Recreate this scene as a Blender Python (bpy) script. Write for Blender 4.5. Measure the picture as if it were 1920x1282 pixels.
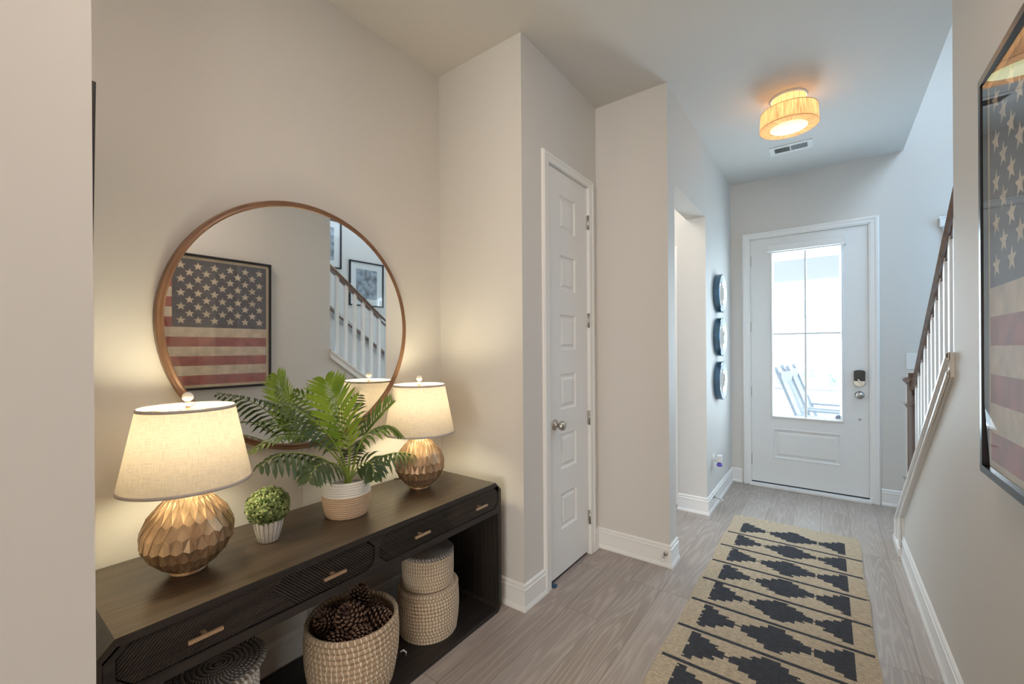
import bpy, bmesh, math, random
from mathutils import Vector, Matrix
random.seed(7)
S = bpy.context.scene
for o in list(bpy.data.objects):
    bpy.data.objects.remove(o)
COL = S.collection
PI = math.pi

# ------------------------------------------------------------------ camera
cd = bpy.data.cameras.new('camera'); cam = bpy.data.objects.new('camera', cd); COL.objects.link(cam)
S.camera = cam
cd.sensor_fit = 'HORIZONTAL'; cd.sensor_width = 36.0
cd.lens = 36.0 * 795.53 / 1920
cd.shift_y = 13.63 / 1920
cd.clip_start = 0.02; cd.clip_end = 300
YAW, PIT, ROL = .638548, -.000824, -.0066366
fwd = Vector((-math.sin(YAW) * math.cos(PIT), math.cos(YAW) * math.cos(PIT), math.sin(PIT)))
rt = Vector((math.cos(YAW), math.sin(YAW), 0)); up = rt.cross(fwd)
rt2 = math.cos(ROL) * rt + math.sin(ROL) * up; up2 = -math.sin(ROL) * rt + math.cos(ROL) * up
M = Matrix((rt2, up2, -fwd)).transposed().to_4x4(); M.translation = Vector((0, 0, 1.38))
cam.matrix_world = M

# ------------------------------------------------------------------ view, world, lights
S.view_settings.view_transform = 'Standard'; S.view_settings.look = 'None'
S.view_settings.gamma = 1.0; S.view_settings.use_curve_mapping = False
S.view_settings.exposure = 0.04
S.cycles.diffuse_bounces = 8; S.cycles.max_bounces = 14
W = bpy.data.worlds.new('sky'); S.world = W; W.use_nodes = True
wn = W.node_tree.nodes; wl = W.node_tree.links
wb = wn['Background']; wb.inputs['Strength'].default_value = 4.6
wtc = wn.new('ShaderNodeTexCoord'); wsep = wn.new('ShaderNodeSeparateXYZ'); wr = wn.new('ShaderNodeValToRGB')
wl.new(wtc.outputs['Generated'], wsep.inputs[0]); wl.new(wsep.outputs['Z'], wr.inputs[0]); wl.new(wr.outputs[0], wb.inputs['Color'])
wr.color_ramp.elements[0].position = 0.0; wr.color_ramp.elements[0].color = (.86, .93, 1, 1)
wr.color_ramp.elements[1].position = 0.6; wr.color_ramp.elements[1].color = (.55, .76, 1, 1)


def light(name, kind, loc, energy, color, size=.1, size_y=None, aim=None, parent=None, spread=None):
    d = bpy.data.lights.new(name, kind); o = bpy.data.objects.new(name, d); COL.objects.link(o)
    d.energy = energy; d.color = color
    if kind == 'AREA':
        d.size = size
        if size_y:
            d.shape = 'RECTANGLE'; d.size_y = size_y
        if spread: d.spread = spread
    else:
        d.shadow_soft_size = size
    o.location = loc
    if aim is not None:
        o.rotation_euler = Vector(aim).to_track_quat('-Z', 'Y').to_euler()
    if parent: o.parent = parent
    return o


WARM = (1.0, .88, .58)
light('daylight_great_room', 'AREA', (1.6, -9.2, 1.6), 350, (1.0, .98, .92), 5.4, 2.5, (-.20, 1, 0))
light('entry_side_fill', 'AREA', (1.42, 4.45, 2.0), 7, (.25, .62, 1), .5, 1.4, (-1, 0, 0))  # added fill out of view, cool light for hall wall and front door
light('right_side_fill', 'AREA', (4.8, -3.6, 1.1), 70, (1, .97, .89), 2.6, 1.7, (-1, .50, -.02))  # added low fill from the right, no window there; lifts alcove walls
light('overhead_fill', 'AREA', (-.30, .70, 3.03), 14.5, (1, .82, .70), .5, .5, (0, 0, -1))  # fill added above the view, no fixture there; brightens alcove and near floor
light('daylight_stairwell', 'AREA', (1.40, 2.9, 3.8), 85, (.60, .79, 1), 2.2, 1.1, (-1, -.12, -.55))
light('daylight_front_door', 'AREA', (-.16, 5.02, 1.5), 26, (.70, .89, 1), .55, 1.6, (0, -1, 0))
light('side_hall_ceiling_lamp', 'AREA', (-1.55, 3.15, 2.95), 9, (1, .94, .84), .5, .6, (.2, 0, -1))  # unseen warm ceiling lamp in the side hall


# ------------------------------------------------------------------ materials
def mat(name, color=(.8, .8, .8), rough=.5, metal=0.0, spec=.5, bump=None, noise=None, emis=None, trans=None, coat=0):
    """bump=(scale,dist,strength)  noise=(scale,amount,(sx,sy,sz))"""
    m = bpy.data.materials.new(name); m.use_nodes = True
    n = m.node_tree.nodes; l = m.node_tree.links; b = n['Principled BSDF']
    b.inputs['Base Color'].default_value = (*color, 1); b.inputs['Roughness'].default_value = rough
    b.inputs['Metallic'].default_value = metal; b.inputs['Specular IOR Level'].default_value = spec
    if coat: b.inputs['Coat Weight'].default_value = coat
    if trans: b.inputs['Transmission Weight'].default_value = trans
    if emis:
        b.inputs['Emission Color'].default_value = (*emis[0], 1); b.inputs['Emission Strength'].default_value = emis[1]
    tc = None
    if bump or noise:
        tc = n.new('ShaderNodeTexCoord')
    if bump:
        t = n.new('ShaderNodeTexNoise'); t.inputs['Scale'].default_value = bump[0]; t.inputs['Detail'].default_value = 3
        l.new(tc.outputs['Object'], t.inputs['Vector'])
        bp = n.new('ShaderNodeBump'); bp.inputs['Distance'].default_value = bump[1]; bp.inputs['Strength'].default_value = bump[2]
        l.new(t.outputs['Fac'], bp.inputs['Height']); l.new(bp.outputs[0], b.inputs['Normal'])
    if noise:
        mp = n.new('ShaderNodeMapping'); mp.inputs['Scale'].default_value = noise[2]
        l.new(tc.outputs['Object'], mp.inputs[0])
        t = n.new('ShaderNodeTexNoise'); t.inputs['Scale'].default_value = noise[0]; t.inputs['Detail'].default_value = 5
        l.new(mp.outputs[0], t.inputs['Vector'])
        r = n.new('ShaderNodeValToRGB')
        k = noise[1]
        r.color_ramp.elements[0].position = .3; r.color_ramp.elements[1].position = .7
        r.color_ramp.elements[0].color = (*[max(0, c * (1 - k)) for c in color], 1)
        r.color_ramp.elements[1].color = (*[min(1, c * (1 + k)) for c in color], 1)
        l.new(t.outputs['Fac'], r.inputs[0]); l.new(r.outputs[0], b.inputs['Base Color'])
    return m


class NT:
    """small helper for building node graphs"""
    def __init__(s, m):
        s.m = m; s.n = m.node_tree.nodes; s.l = m.node_tree.links; s.b = s.n.get('Principled BSDF')
    def node(s, t, **kw):
        x = s.n.new(t)
        for k, v in kw.items(): setattr(x, k, v)
        return x
    def put(s, sock, v):
        if isinstance(v, bpy.types.NodeSocket): s.l.new(v, sock)
        else: sock.default_value = v
    def math(s, op, a, b=None, c=None):
        x = s.n.new('ShaderNodeMath'); x.operation = op
        s.put(x.inputs[0], a)
        if b is not None: s.put(x.inputs[1], b)
        if c is not None: s.put(x.inputs[2], c)
        return x.outputs[0]
    def mix(s, f, a, b, blend='MIX'):
        x = s.n.new('ShaderNodeMix'); x.data_type = 'RGBA'; x.blend_type = blend
        s.put(x.inputs[0], f)
        for i, v in ((6, a), (7, b)):
            if isinstance(v, tuple): x.inputs[i].default_value = (*v[:3], 1)
            else: s.l.new(v, x.inputs[i])
        return x.outputs[2]
    def comb(s, x, y, z):
        c = s.n.new('ShaderNodeCombineXYZ')
        for i, v in enumerate((x, y, z)): s.put(c.inputs[i], v)
        return c.outputs[0]
    def noise(s, vec, scale, detail=2, rough=.5):
        t = s.n.new('ShaderNodeTexNoise'); s.l.new(vec, t.inputs['Vector'])
        t.inputs['Scale'].default_value = scale; t.inputs['Detail'].default_value = detail; t.inputs['Roughness'].default_value = rough
        return t.outputs['Fac']
    def bump(s, h, dist, strength=1):
        b = s.n.new('ShaderNodeBump'); s.l.new(h, b.inputs['Height']); b.inputs['Distance'].default_value = dist; b.inputs['Strength'].default_value = strength
        s.l.new(b.outputs[0], s.b.inputs['Normal'])


WALL = (.68, .655, .62)
m_wall = mat('wall_paint', WALL, .6, spec=.35, bump=(260, .0006, .35))
m_ceil = mat('ceiling_paint', (.70, .68, .65), .7, spec=.2, bump=(180, .0008, .3))
m_trim = mat('trim_paint', (.84, .83, .81), .32)
m_door = mat('door_paint', (.80, .80, .79), .35)
m_black = mat('black_frame', (.012, .011, .013), .28)
m_nickel = mat('satin_nickel', (.52, .49, .45), .3, metal=1)
m_brass = mat('brushed_brass', (.74, .52, .34), .33, metal=.85)
m_dark = mat('dark_gap', (.03, .025, .025), .8)
m_mirror = mat('mirror_glass', (.93, .94, .93), .015, metal=1)
m_mirror2 = mat('cut_mirror_glass', (.70, .78, .84), .22, metal=1)
m_mirror3 = mat('blue_edge_glass', (.10, .17, .24), .12, metal=.6)
m_copper = mat('copper_wood', (.25, .135, .075), .34, metal=.2, noise=(6, .3, (1, 1, 1)))
m_plate = mat('white_plastic', (.83, .83, .82), .3)
m_lid = mat('violet_liquid', (.18, .12, .62), .1)
m_dwood = mat('railing_wood', (.17, .10, .068), .14, spec=1.0, noise=(30, .3, (1, 1, .06)), coat=1)
m_bal = mat('baluster_paint', (.86, .86, .85), .35)
m_concrete = mat('porch_concrete', (.6, .6, .6), .8)
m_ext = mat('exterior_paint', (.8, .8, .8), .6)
m_extd = mat('exterior_grey', (.60, .62, .64), .7)  # plain grey for porch roof and rail, house roof and windows
m_lawn = mat('lawn_grass', (.40, .62, .36), .9, noise=(3, .2, (1, 1, 1)))
m_road = mat('road_asphalt', (.55, .55, .55), .9)
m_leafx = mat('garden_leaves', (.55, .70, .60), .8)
m_rocker = mat('rocker_paint', (.40, .44, .48), .5)
m_sticker = mat('window_sticker', (.05, .12, .3), .4)
m_rubber = mat('white_rubber', (.8, .8, .8), .6)
m_blue = mat('blue_rubber', (.02, .08, .16), .5)


def glass_mat(name, tint=(1, 1, 1), base=.02, ior=1.5):
    m = bpy.data.materials.new(name); m.use_nodes = True
    t = NT(m); n = t.n; n.remove(t.b); out = n['Material Output']
    tr = n.new('ShaderNodeBsdfTransparent'); tr.inputs[0].default_value = (*tint, 1)
    gl = n.new('ShaderNodeBsdfGlossy'); gl.inputs['Roughness'].default_value = .01
    fr = n.new('ShaderNodeFresnel'); fr.inputs[0].default_value = ior
    f2 = t.math('MULTIPLY_ADD', fr.outputs[0], 1.0, base)
    geo = n.new('ShaderNodeNewGeometry')
    f3 = t.math('MULTIPLY', f2, t.math('SUBTRACT', 1.0, geo.outputs['Backfacing']))
    mx = n.new('ShaderNodeMixShader'); t.l.new(f3, mx.inputs[0]); t.l.new(tr.outputs[0], mx.inputs[1]); t.l.new(gl.outputs[0], mx.inputs[2])
    t.l.new(mx.outputs[0], out.inputs[0]); return m


m_glass = glass_mat('window_glass')
m_pglass = glass_mat('picture_glass', base=.10)


def make_floor():
    m = bpy.data.materials.new('oak_plank_floor'); m.use_nodes = True; t = NT(m)
    tc = t.node('ShaderNodeTexCoord'); sp = t.node('ShaderNodeSeparateXYZ'); t.l.new(tc.outputs['Object'], sp.inputs[0])
    x, y = sp.outputs[0], sp.outputs[1]
    v = t.comb(y, t.math('ADD', x, .045), 0.0)
    br = t.node('ShaderNodeTexBrick'); t.l.new(v, br.inputs['Vector'])
    br.offset = .37; br.offset_frequency = 3
    br.inputs['Color1'].default_value = (0, 0, 0, 1); br.inputs['Color2'].default_value = (1, 1, 1, 1); br.inputs['Mortar'].default_value = (.5, .5, .5, 1)
    br.inputs['Scale'].default_value = 1; br.inputs['Brick Width'].default_value = 1.22; br.inputs['Row Height'].default_value = .18
    br.inputs['Mortar Size'].default_value = .0013; br.inputs['Mortar Smooth'].default_value = .2
    rnd = t.node('ShaderNodeSeparateColor'); t.l.new(br.outputs['Color'], rnd.inputs[0]); rv = rnd.outputs[0]
    off = t.math('MULTIPLY', rv, 37.0)
    g1 = t.noise(t.comb(t.math('MULTIPLY', x, 8.0), t.math('MULTIPLY', y, .62), off), 1.0, 2.5, .45)
    rings = t.math('SINE', t.math('MULTIPLY', g1, 110.0))
    rings = t.math('MULTIPLY_ADD', rings, .5, .5)
    fine = t.noise(t.comb(t.math('MULTIPLY', x, 160.0), t.math('MULTIPLY', y, 6.0), off), 1.0, 3, .6)
    big = t.noise(t.comb(t.math('MULTIPLY', x, 5.0), t.math('MULTIPLY', y, 1.2), off), 1.0, 3, .5)
    base = t.mix(rv, (.30, .235, .19), (.42, .345, .29))
    c = t.mix(t.math('MULTIPLY', t.math('POWER', rings, 3.0), .42), base, (.66, .57, .49))
    c = t.mix(t.math('MULTIPLY', fine, .55), c, (.19, .14, .11))
    c = t.mix(t.math('MULTIPLY', big, .42), c, (.55, .52, .50))
    c = t.mix(br.outputs['Fac'], c, (.20, .16, .14))
    t.l.new(c, t.b.inputs['Base Color']); t.b.inputs['Roughness'].default_value = .42
    h = t.math('SUBTRACT', t.math('MULTIPLY', rings, .25), t.math('MULTIPLY', br.outputs['Fac'], 2.0))
    t.bump(h, .0008, .7)
    return m


def grain_mat(name, c1, c2, rough, axis='y', sc=1.0, spec=.5):
    m = bpy.data.materials.new(name); m.use_nodes = True; t = NT(m)
    tc = t.node('ShaderNodeTexCoord'); sp = t.node('ShaderNodeSeparateXYZ'); t.l.new(tc.outputs['Object'], sp.inputs[0])
    k = {'x': (3, 90, 90), 'y': (90, 3, 90), 'z': (90, 90, 3)}[axis]
    v = t.comb(*[t.math('MULTIPLY', sp.outputs[i], k[i] * sc) for i in range(3)])
    f = t.noise(v, 1.0, 4, .6)
    k2 = [q * .12 for q in k]
    f2 = t.noise(t.comb(*[t.math('MULTIPLY', sp.outputs[i], k2[i] * sc) for i in range(3)]), 1.0, 2, .5)
    f2 = t.math('MULTIPLY_ADD', t.math('SINE', t.math('MULTIPLY', f2, 60.0)), .5, .5)
    ff = t.math('ADD', t.math('MULTIPLY', f, .75), t.math('MULTIPLY', f2, .25))
    r = t.node('ShaderNodeValToRGB'); t.l.new(ff, r.inputs[0])
    r.color_ramp.elements[0].position = .35; r.color_ramp.elements[0].color = (*c1, 1)
    r.color_ramp.elements[1].position = .75; r.color_ramp.elements[1].color = (*c2, 1)
    t.l.new(r.outputs[0], t.b.inputs['Base Color']); t.b.inputs['Roughness'].default_value = rough
    t.b.inputs['Specular IOR Level'].default_value = spec
    t.bump(ff, .0004, .5)
    return m


m_floor = make_floor()
m_console = grain_mat('black_oak_top_sheen', (.036, .024, .015), (.085, .058, .036), .30, 'y', spec=.8)  # same oak as the front; paler colour stands for the top's glossy reflection
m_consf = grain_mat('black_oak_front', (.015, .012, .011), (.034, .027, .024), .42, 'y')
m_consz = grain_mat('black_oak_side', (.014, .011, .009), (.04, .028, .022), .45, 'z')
m_rib = grain_mat('black_oak_rib_lit', (.032, .024, .020), (.062, .048, .040), .30, 'y')  # rib highlights put into the colour as a paler oak
m_groove_shade = mat('drawer_groove_shade', (.006, .005, .005), .7)  # shade between the ribs put into the colour, near black
m_walnut = mat('carved_wood', (.46, .31, .19), .34, metal=.72, noise=(18, .45, (1, 1, .3)))


def coil_mat(name, tan, tan2, stitch, N, fill=.22, skew=.4, rough=.75):
    """UV.x = turn 0..1, UV.y = coil number; pale stitches cross each coil"""
    m = bpy.data.materials.new(name); m.use_nodes = True; t = NT(m)
    uv = t.node('ShaderNodeUVMap'); sp = t.node('ShaderNodeSeparateXYZ'); t.l.new(uv.outputs[0], sp.inputs[0])
    u, v = sp.outputs[0], sp.outputs[1]
    row = t.math('FLOOR', v); fv = t.math('FRACT', v)
    tc = t.node('ShaderNodeTexCoord')
    wob = t.noise(tc.outputs['Object'], 30, 2)
    a = t.math('ADD', t.math('MULTIPLY', u, float(N)), t.math('MULTIPLY', t.math('SINE', t.math('MULTIPLY', row, 12.9898)), 7.3))
    a = t.math('ADD', a, t.math('MULTIPLY', fv, skew)); a = t.math('ADD', a, t.math('MULTIPLY', wob, .9))
    s = t.math('LESS_THAN', t.math('FRACT', a), fill)
    str_ = t.noise(t.comb(t.math('MULTIPLY', u, 60.0), t.math('MULTIPLY', v, 2.5), 0.0), 1.0, 4, .7)
    r = t.node('ShaderNodeValToRGB'); t.l.new(str_, r.inputs[0])
    r.color_ramp.elements[0].position = .3; r.color_ramp.elements[0].color = (*tan, 1)
    r.color_ramp.elements[1].position = .7; r.color_ramp.elements[1].color = (*tan2, 1)
    c = t.mix(s, r.outputs[0], stitch)
    t.l.new(c, t.b.inputs['Base Color']); t.b.inputs['Roughness'].default_value = rough; t.b.inputs['Specular IOR Level'].default_value = .25
    h = t.math('ADD', t.math('MULTIPLY', s, 1.0), t.math('MULTIPLY', str_, .5))
    t.bump(h, .0018, .8)
    return m


m_coil = coil_mat('seagrass_coil', (.36, .245, .15), (.56, .42, .28), (.80, .72, .60), 55, .2, .25)
m_coil2 = coil_mat('seagrass_small_coil', (.38, .27, .17), (.55, .43, .30), (.78, .71, .60), 62, .27, .25)
m_coilw = coil_mat('pale_seagrass_coil', (.42, .34, .26), (.62, .54, .45), (.88, .84, .78), 44, .42)
m_lidm = coil_mat('grey_lid_coil', (.11, .085, .065), (.22, .18, .145), (.50, .46, .42), 52, .4, .8)
m_rope = coil_mat('jute_rope', (.50, .34, .22), (.62, .45, .31), (.66, .50, .36), 90, .3, 1.4)
m_ropew = coil_mat('white_rope', (.80, .77, .70), (.86, .83, .77), (.88, .86, .80), 90, .3, 1.4)


def shade_mat(name, col, tint, weave=True, tmix=.62):
    m = bpy.data.materials.new(name); m.use_nodes = True; t = NT(m); n = t.n; n.remove(t.b)
    tc = t.node('ShaderNodeUVMap'); sp = t.node('ShaderNodeSeparateXYZ'); t.l.new(tc.outputs[0], sp.inputs[0])
    u, v = sp.outputs[0], sp.outputs[1]
    if weave:
        a = t.noise(t.comb(t.math('MULTIPLY', u, 24.0), t.math('MULTIPLY', v, 120.0), 0.0), 1.0, 5, .75)
        b = t.noise(t.comb(t.math('MULTIPLY', u, 420.0), t.math('MULTIPLY', v, 7.0), 3.0), 1.0, 5, .75)
        f = t.math('MULTIPLY', t.math('ADD', a, b), .5)
    else:
        f = t.noise(t.comb(t.math('MULTIPLY', u, 170.0), t.math('MULTIPLY', v, 1.0), 0.0), 1.0, 4, .7)
    r = t.node('ShaderNodeValToRGB'); t.l.new(f, r.inputs[0])
    r.color_ramp.elements[0].position = .36; r.color_ramp.elements[0].color = (*[c * (.66 if weave else .35) for c in col], 1)
    r.color_ramp.elements[1].position = .56 if weave else .62; r.color_ramp.elements[1].color = (*col, 1)
    d = n.new('ShaderNodeBsdfDiffuse'); tr = n.new('ShaderNodeBsdfTranslucent'); mx = n.new('ShaderNodeMixShader')
    t.l.new(r.outputs[0], d.inputs[0])
    t.l.new(t.mix(1.0, r.outputs[0], tint, 'MULTIPLY'), tr.inputs[0])
    mx.inputs[0].default_value = tmix; t.l.new(d.outputs[0], mx.inputs[1]); t.l.new(tr.outputs[0], mx.inputs[2])
    t.l.new(mx.outputs[0], n['Material Output'].inputs[0])
    return m


m_shade = shade_mat('linen_shade', (.90, .85, .78), (.225, .200, .178))
m_string = shade_mat('raffia_string_shade', (.92, .74, .53), (.95, .82, .62), weave=False, tmix=.55)
m_shtrim = mat('shade_binding', (.50, .45, .42), .7)
m_diff = mat('light_diffuser', (1, .95, .85), .4, emis=((1, .96, .38), 1.15))
m_finial = mat('pearl_glass', (.86, .80, .70), .08, spec=.9, coat=1)


def leaf_mat(name, c1, c2, rough=.35, scale=9):
    m = bpy.data.materials.new(name); m.use_nodes = True; t = NT(m)
    tc = t.node('ShaderNodeTexCoord'); f = t.noise(tc.outputs['Object'], scale, 3)
    r = t.node('ShaderNodeValToRGB'); t.l.new(f, r.inputs[0])
    r.color_ramp.elements[0].position = .35; r.color_ramp.elements[0].color = (*c1, 1)
    r.color_ramp.elements[1].position = .65; r.color_ramp.elements[1].color = (*c2, 1)
    t.l.new(r.outputs[0], t.b.inputs['Base Color']); t.b.inputs['Roughness'].default_value = rough
    tr = t.node('ShaderNodeBsdfTranslucent'); t.l.new(r.outputs[0], tr.inputs[0]); mx = t.node('ShaderNodeMixShader'); mx.inputs[0].default_value = .25
    t.l.new(t.b.outputs[0], mx.inputs[1]); t.l.new(tr.outputs[0], mx.inputs[2]); t.l.new(mx.outputs[0], t.n['Material Output'].inputs[0])
    return m


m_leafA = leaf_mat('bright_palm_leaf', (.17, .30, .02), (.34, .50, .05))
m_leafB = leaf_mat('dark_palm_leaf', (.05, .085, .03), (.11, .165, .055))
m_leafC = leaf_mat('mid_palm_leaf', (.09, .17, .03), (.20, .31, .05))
m_stem = mat('palm_stem', (.26, .36, .06), .4)
m_top1 = leaf_mat('topiary_leaf', (.10, .17, .04), (.40, .45, .20), .6, 70)
m_core = mat('topiary_core', (.05, .08, .02), .9)
m_cone = mat('pine_cone_scale', (.085, .045, .03), .6, noise=(45, .5, (1, 1, 1)))
m_cone2 = mat('pine_cone_tip', (.27, .16, .105), .6)
m_soil = mat('potting_foam', (.30, .30, .31), .9)
m_pot = mat('ribbed_ceramic', (.62, .58, .53), .5, noise=(70, .15, (1, 1, 1)))
m_potg = mat('ribbed_ceramic_groove', (.30, .29, .29), .6)


def rug_mat(name, col, amt):
    m = bpy.data.materials.new(name); m.use_nodes = True; t = NT(m)
    tc = t.node('ShaderNodeTexCoord'); sp = t.node('ShaderNodeSeparateXYZ'); t.l.new(tc.outputs['Object'], sp.inputs[0])
    x, y = sp.outputs[0], sp.outputs[1]
    row = t.math('MULTIPLY', y, 1 / .0075)
    par = t.math('MULTIPLY', t.math('MODULO', t.math('FLOOR', row), 2.0), .5)
    a = t.math('SINE', t.math('MULTIPLY', t.math('ADD', t.math('MULTIPLY', x, 1 / .011), par), 2 * PI))
    b = t.math('SINE', t.math('MULTIPLY', t.math('FRACT', row), PI))
    h = t.math('ADD', t.math('MULTIPLY', t.math('MULTIPLY_ADD', a, .5, .5), b), 0.0)
    f = t.noise(t.comb(t.math('MULTIPLY', x, 40.0), t.math('MULTIPLY', y, 130.0), 0.0), 1.0, 4, .7)
    r = t.node('ShaderNodeValToRGB'); t.l.new(f, r.inputs[0])
    r.color_ramp.elements[0].position = .3; r.color_ramp.elements[0].color = (*[c * (1 - amt) for c in col], 1)
    r.color_ramp.elements[1].position = .68; r.color_ramp.elements[1].color = (*[min(1, c * (1 + amt)) for c in col], 1)
    t.l.new(r.outputs[0], t.b.inputs['Base Color']); t.b.inputs['Roughness'].default_value = .95; t.b.inputs['Specular IOR Level'].default_value = .1
    t.bump(t.math('ADD', h, t.math('MULTIPLY', f, .6)), .004, .9)
    return m


m_jute = rug_mat('jute_weave', (.57, .465, .335), .36)
m_rugdk = rug_mat('charcoal_weave', (.066, .068, .078), .35)
m_cream = mat('aged_cloth', (.56, .46, .34), .8, noise=(14, .22, (1, 1, 1)))
m_red = mat('aged_red_cloth', (.30, .075, .06), .8, noise=(16, .3, (1, 1, 1)))
m_navy = mat('aged_navy_cloth', (.060, .055, .068), .8, noise=(20, .35, (1, 1, 1)))
m_matb = mat('tan_mat_board', (.55, .44, .29), .8)
m_paper = mat('white_mat_board', (.82, .84, .84), .8)
m_print = mat('grey_tree_print', (.30, .35, .40), .8, noise=(14, .75, (1, 1, 1)))
m_darkprint = mat('dark_print', (.10, .09, .09), .6)


# ------------------------------------------------------------------ mesh helpers
class MB:
    def __init__(s): s.v = []; s.f = []; s.mi = []; s.uv = []; s.sm = []
    def face(s, pts, mi=0, uv=None, smooth=False):
        b = len(s.v); s.v += [tuple(p) for p in pts]; s.f.append(tuple(range(b, b + len(pts)))); s.mi.append(mi); s.uv.append(uv); s.sm.append(smooth)
    def idx(s, verts, faces, mi=0, smooth=False, uvs=None):
        b = len(s.v); s.v += [tuple(p) for p in verts]
        for i, f in enumerate(faces):
            s.f.append(tuple(b + k for k in f)); s.mi.append(mi if not isinstance(mi, list) else mi[i]); s.uv.append(uvs[i] if uvs else None); s.sm.append(smooth)
    def box(s, a, b, mi=0):
        x0, y0, z0 = a; x1, y1, z1 = b
        if x0 > x1: x0, x1 = x1, x0
        if y0 > y1: y0, y1 = y1, y0
        if z0 > z1: z0, z1 = z1, z0
        v = [(x0, y0, z0), (x1, y0, z0), (x1, y1, z0), (x0, y1, z0), (x0, y0, z1), (x1, y0, z1), (x1, y1, z1), (x0, y1, z1)]
        s.idx(v, [(0, 3, 2, 1), (4, 5, 6, 7), (0, 1, 5, 4), (1, 2, 6, 5), (2, 3, 7, 6), (3, 0, 4, 7)], mi)
    def prism(s, poly, axis, a, b, mi=0, smooth=False):
        """polygon in the plane normal to axis; 2d coords are the other axes in x,y,z order"""
        def P(p, t):
            q = list(p); q.insert('xyz'.index(axis), t); return tuple(q)
        n = len(poly); v = [P(p, a) for p in poly] + [P(p, b) for p in poly]
        f = [tuple(range(n))[::-1], tuple(range(n, 2 * n))] + [(i, (i + 1) % n, n + (i + 1) % n, n + i) for i in range(n)]
        s.idx(v, f, mi, smooth)
    def lathe(s, prof, c=(0, 0, 0), n=32, mi=0, smooth=True, axis='z', uvrow=None):
        """prof: list of (r,h)"""
        vs = []; fs = []; us = []
        for r, h in prof:
            for k in range(n):
                a = 2 * PI * k / n; p = (r * math.cos(a), r * math.sin(a), h)
                if axis == 'x': p = (h, r * math.cos(a), r * math.sin(a))
                if axis == 'y': p = (r * math.cos(a), h, r * math.sin(a))
                vs.append((p[0] + c[0], p[1] + c[1], p[2] + c[2]))
        for i in range(len(prof) - 1):
            va = uvrow[i] if uvrow else i; vb = uvrow[i + 1] if uvrow else i + 1
            for k in range(n):
                fs.append((i * n + k, i * n + (k + 1) % n, (i + 1) * n + (k + 1) % n, (i + 1) * n + k))
                us.append([(k / n, va), ((k + 1) / n, va), ((k + 1) / n, vb), (k / n, vb)])
        s.idx(vs, fs, mi, smooth, us)
    def tube(s, pts, rad, n=8, mi=0, cap=True):
        pts = [Vector(p) for p in pts]; N = len(pts)
        if not isinstance(rad, (list, tuple)): rad = [rad] * N
        ref = Vector((0, 0, 1))
        vs = []
        for i in range(N):
            t = (pts[min(i + 1, N - 1)] - pts[max(i - 1, 0)]).normalized()
            r = ref if abs(t.dot(ref)) < .95 else Vector((1, 0, 0))
            a = t.cross(r).normalized(); b = t.cross(a)
            for k in range(n):
                w = 2 * PI * k / n; vs.append(pts[i] + rad[i] * (math.cos(w) * a + math.sin(w) * b))
        fs = [(i * n + k, i * n + (k + 1) % n, (i + 1) * n + (k + 1) % n, (i + 1) * n + k) for i in range(N - 1) for k in range(n)]
        if cap: fs += [tuple(range(n))[::-1], tuple(range((N - 1) * n, N * n))]
        s.idx(vs, fs, mi, True)
    def sphere(s, c, r, mi=0, n=16, m=10, sq=1):
        prof = [(max(1e-4, r * math.sin(PI * i / m)), -r * sq * math.cos(PI * i / m)) for i in range(m + 1)]
        s.lathe(prof, c, n, mi)
    def build(s, name, mats, parent=None, bevel=0, loc=None, fix=True):
        me = bpy.data.meshes.new(name); me.from_pydata([tuple(v) for v in s.v], [], s.f)
        if not isinstance(mats, (list, tuple)): mats = [mats]
        for m in mats: me.materials.append(m)
        me.polygons.foreach_set('material_index', s.mi); me.polygons.foreach_set('use_smooth', s.sm)
        if any(u for u in s.uv):
            uvl = me.uv_layers.new(name='UVMap')
            i = 0
            for f, u in zip(s.f, s.uv):
                for k in range(len(f)):
                    if u: uvl.data[i].uv = u[k]
                    i += 1
        if fix:
            bm = bmesh.new(); bm.from_mesh(me)
            bmesh.ops.remove_doubles(bm, verts=bm.verts, dist=1e-6)
            bmesh.ops.recalc_face_normals(bm, faces=bm.faces); bm.to_mesh(me); bm.free()
        o = bpy.data.objects.new(name, me); COL.objects.link(o)
        if loc is not None:
            me.transform(Matrix.Translation(-Vector(loc))); o.location = loc
        if parent is not None:
            o.parent = parent
            if parent.location.length > 0 and loc is None:
                pass
        if bevel:
            b = o.modifiers.new('bevel', 'BEVEL'); b.width = bevel; b.segments = 2; b.limit_method = 'ANGLE'; b.angle_limit = .6
        return o


def tag(o, label=None, cat=None, group=None, kind=None):
    if label: o['label'] = label
    if cat: o['category'] = cat
    if group: o['group'] = group
    if kind: o['kind'] = kind
    return o


def thing(name, label, cat, group=None):
    """an Empty at the origin of its parts' coordinates"""
    o = bpy.data.objects.new(name, None); COL.objects.link(o); o.empty_display_size = .05
    return tag(o, label, cat, group)


def struct(name):
    o = bpy.data.objects.new(name, None); COL.objects.link(o); o.empty_display_size = .05; o['kind'] = 'structure'; return o


def sbox(name, a, b, m):
    k = MB(); k.box(a, b); o = k.build(name, m); o['kind'] = 'structure'; return o


def dup(root, loc=None, label=None, group=None):
    r = root.copy(); COL.objects.link(r)
    if loc is not None: r.location = loc
    if label: r['label'] = label
    if group: r['group'] = group
    for ch in list(root.children):
        c = ch.copy(); COL.objects.link(c); c.parent = r
        for g in list(ch.children):
            d = g.copy(); COL.objects.link(d); d.parent = c
    return r


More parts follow.
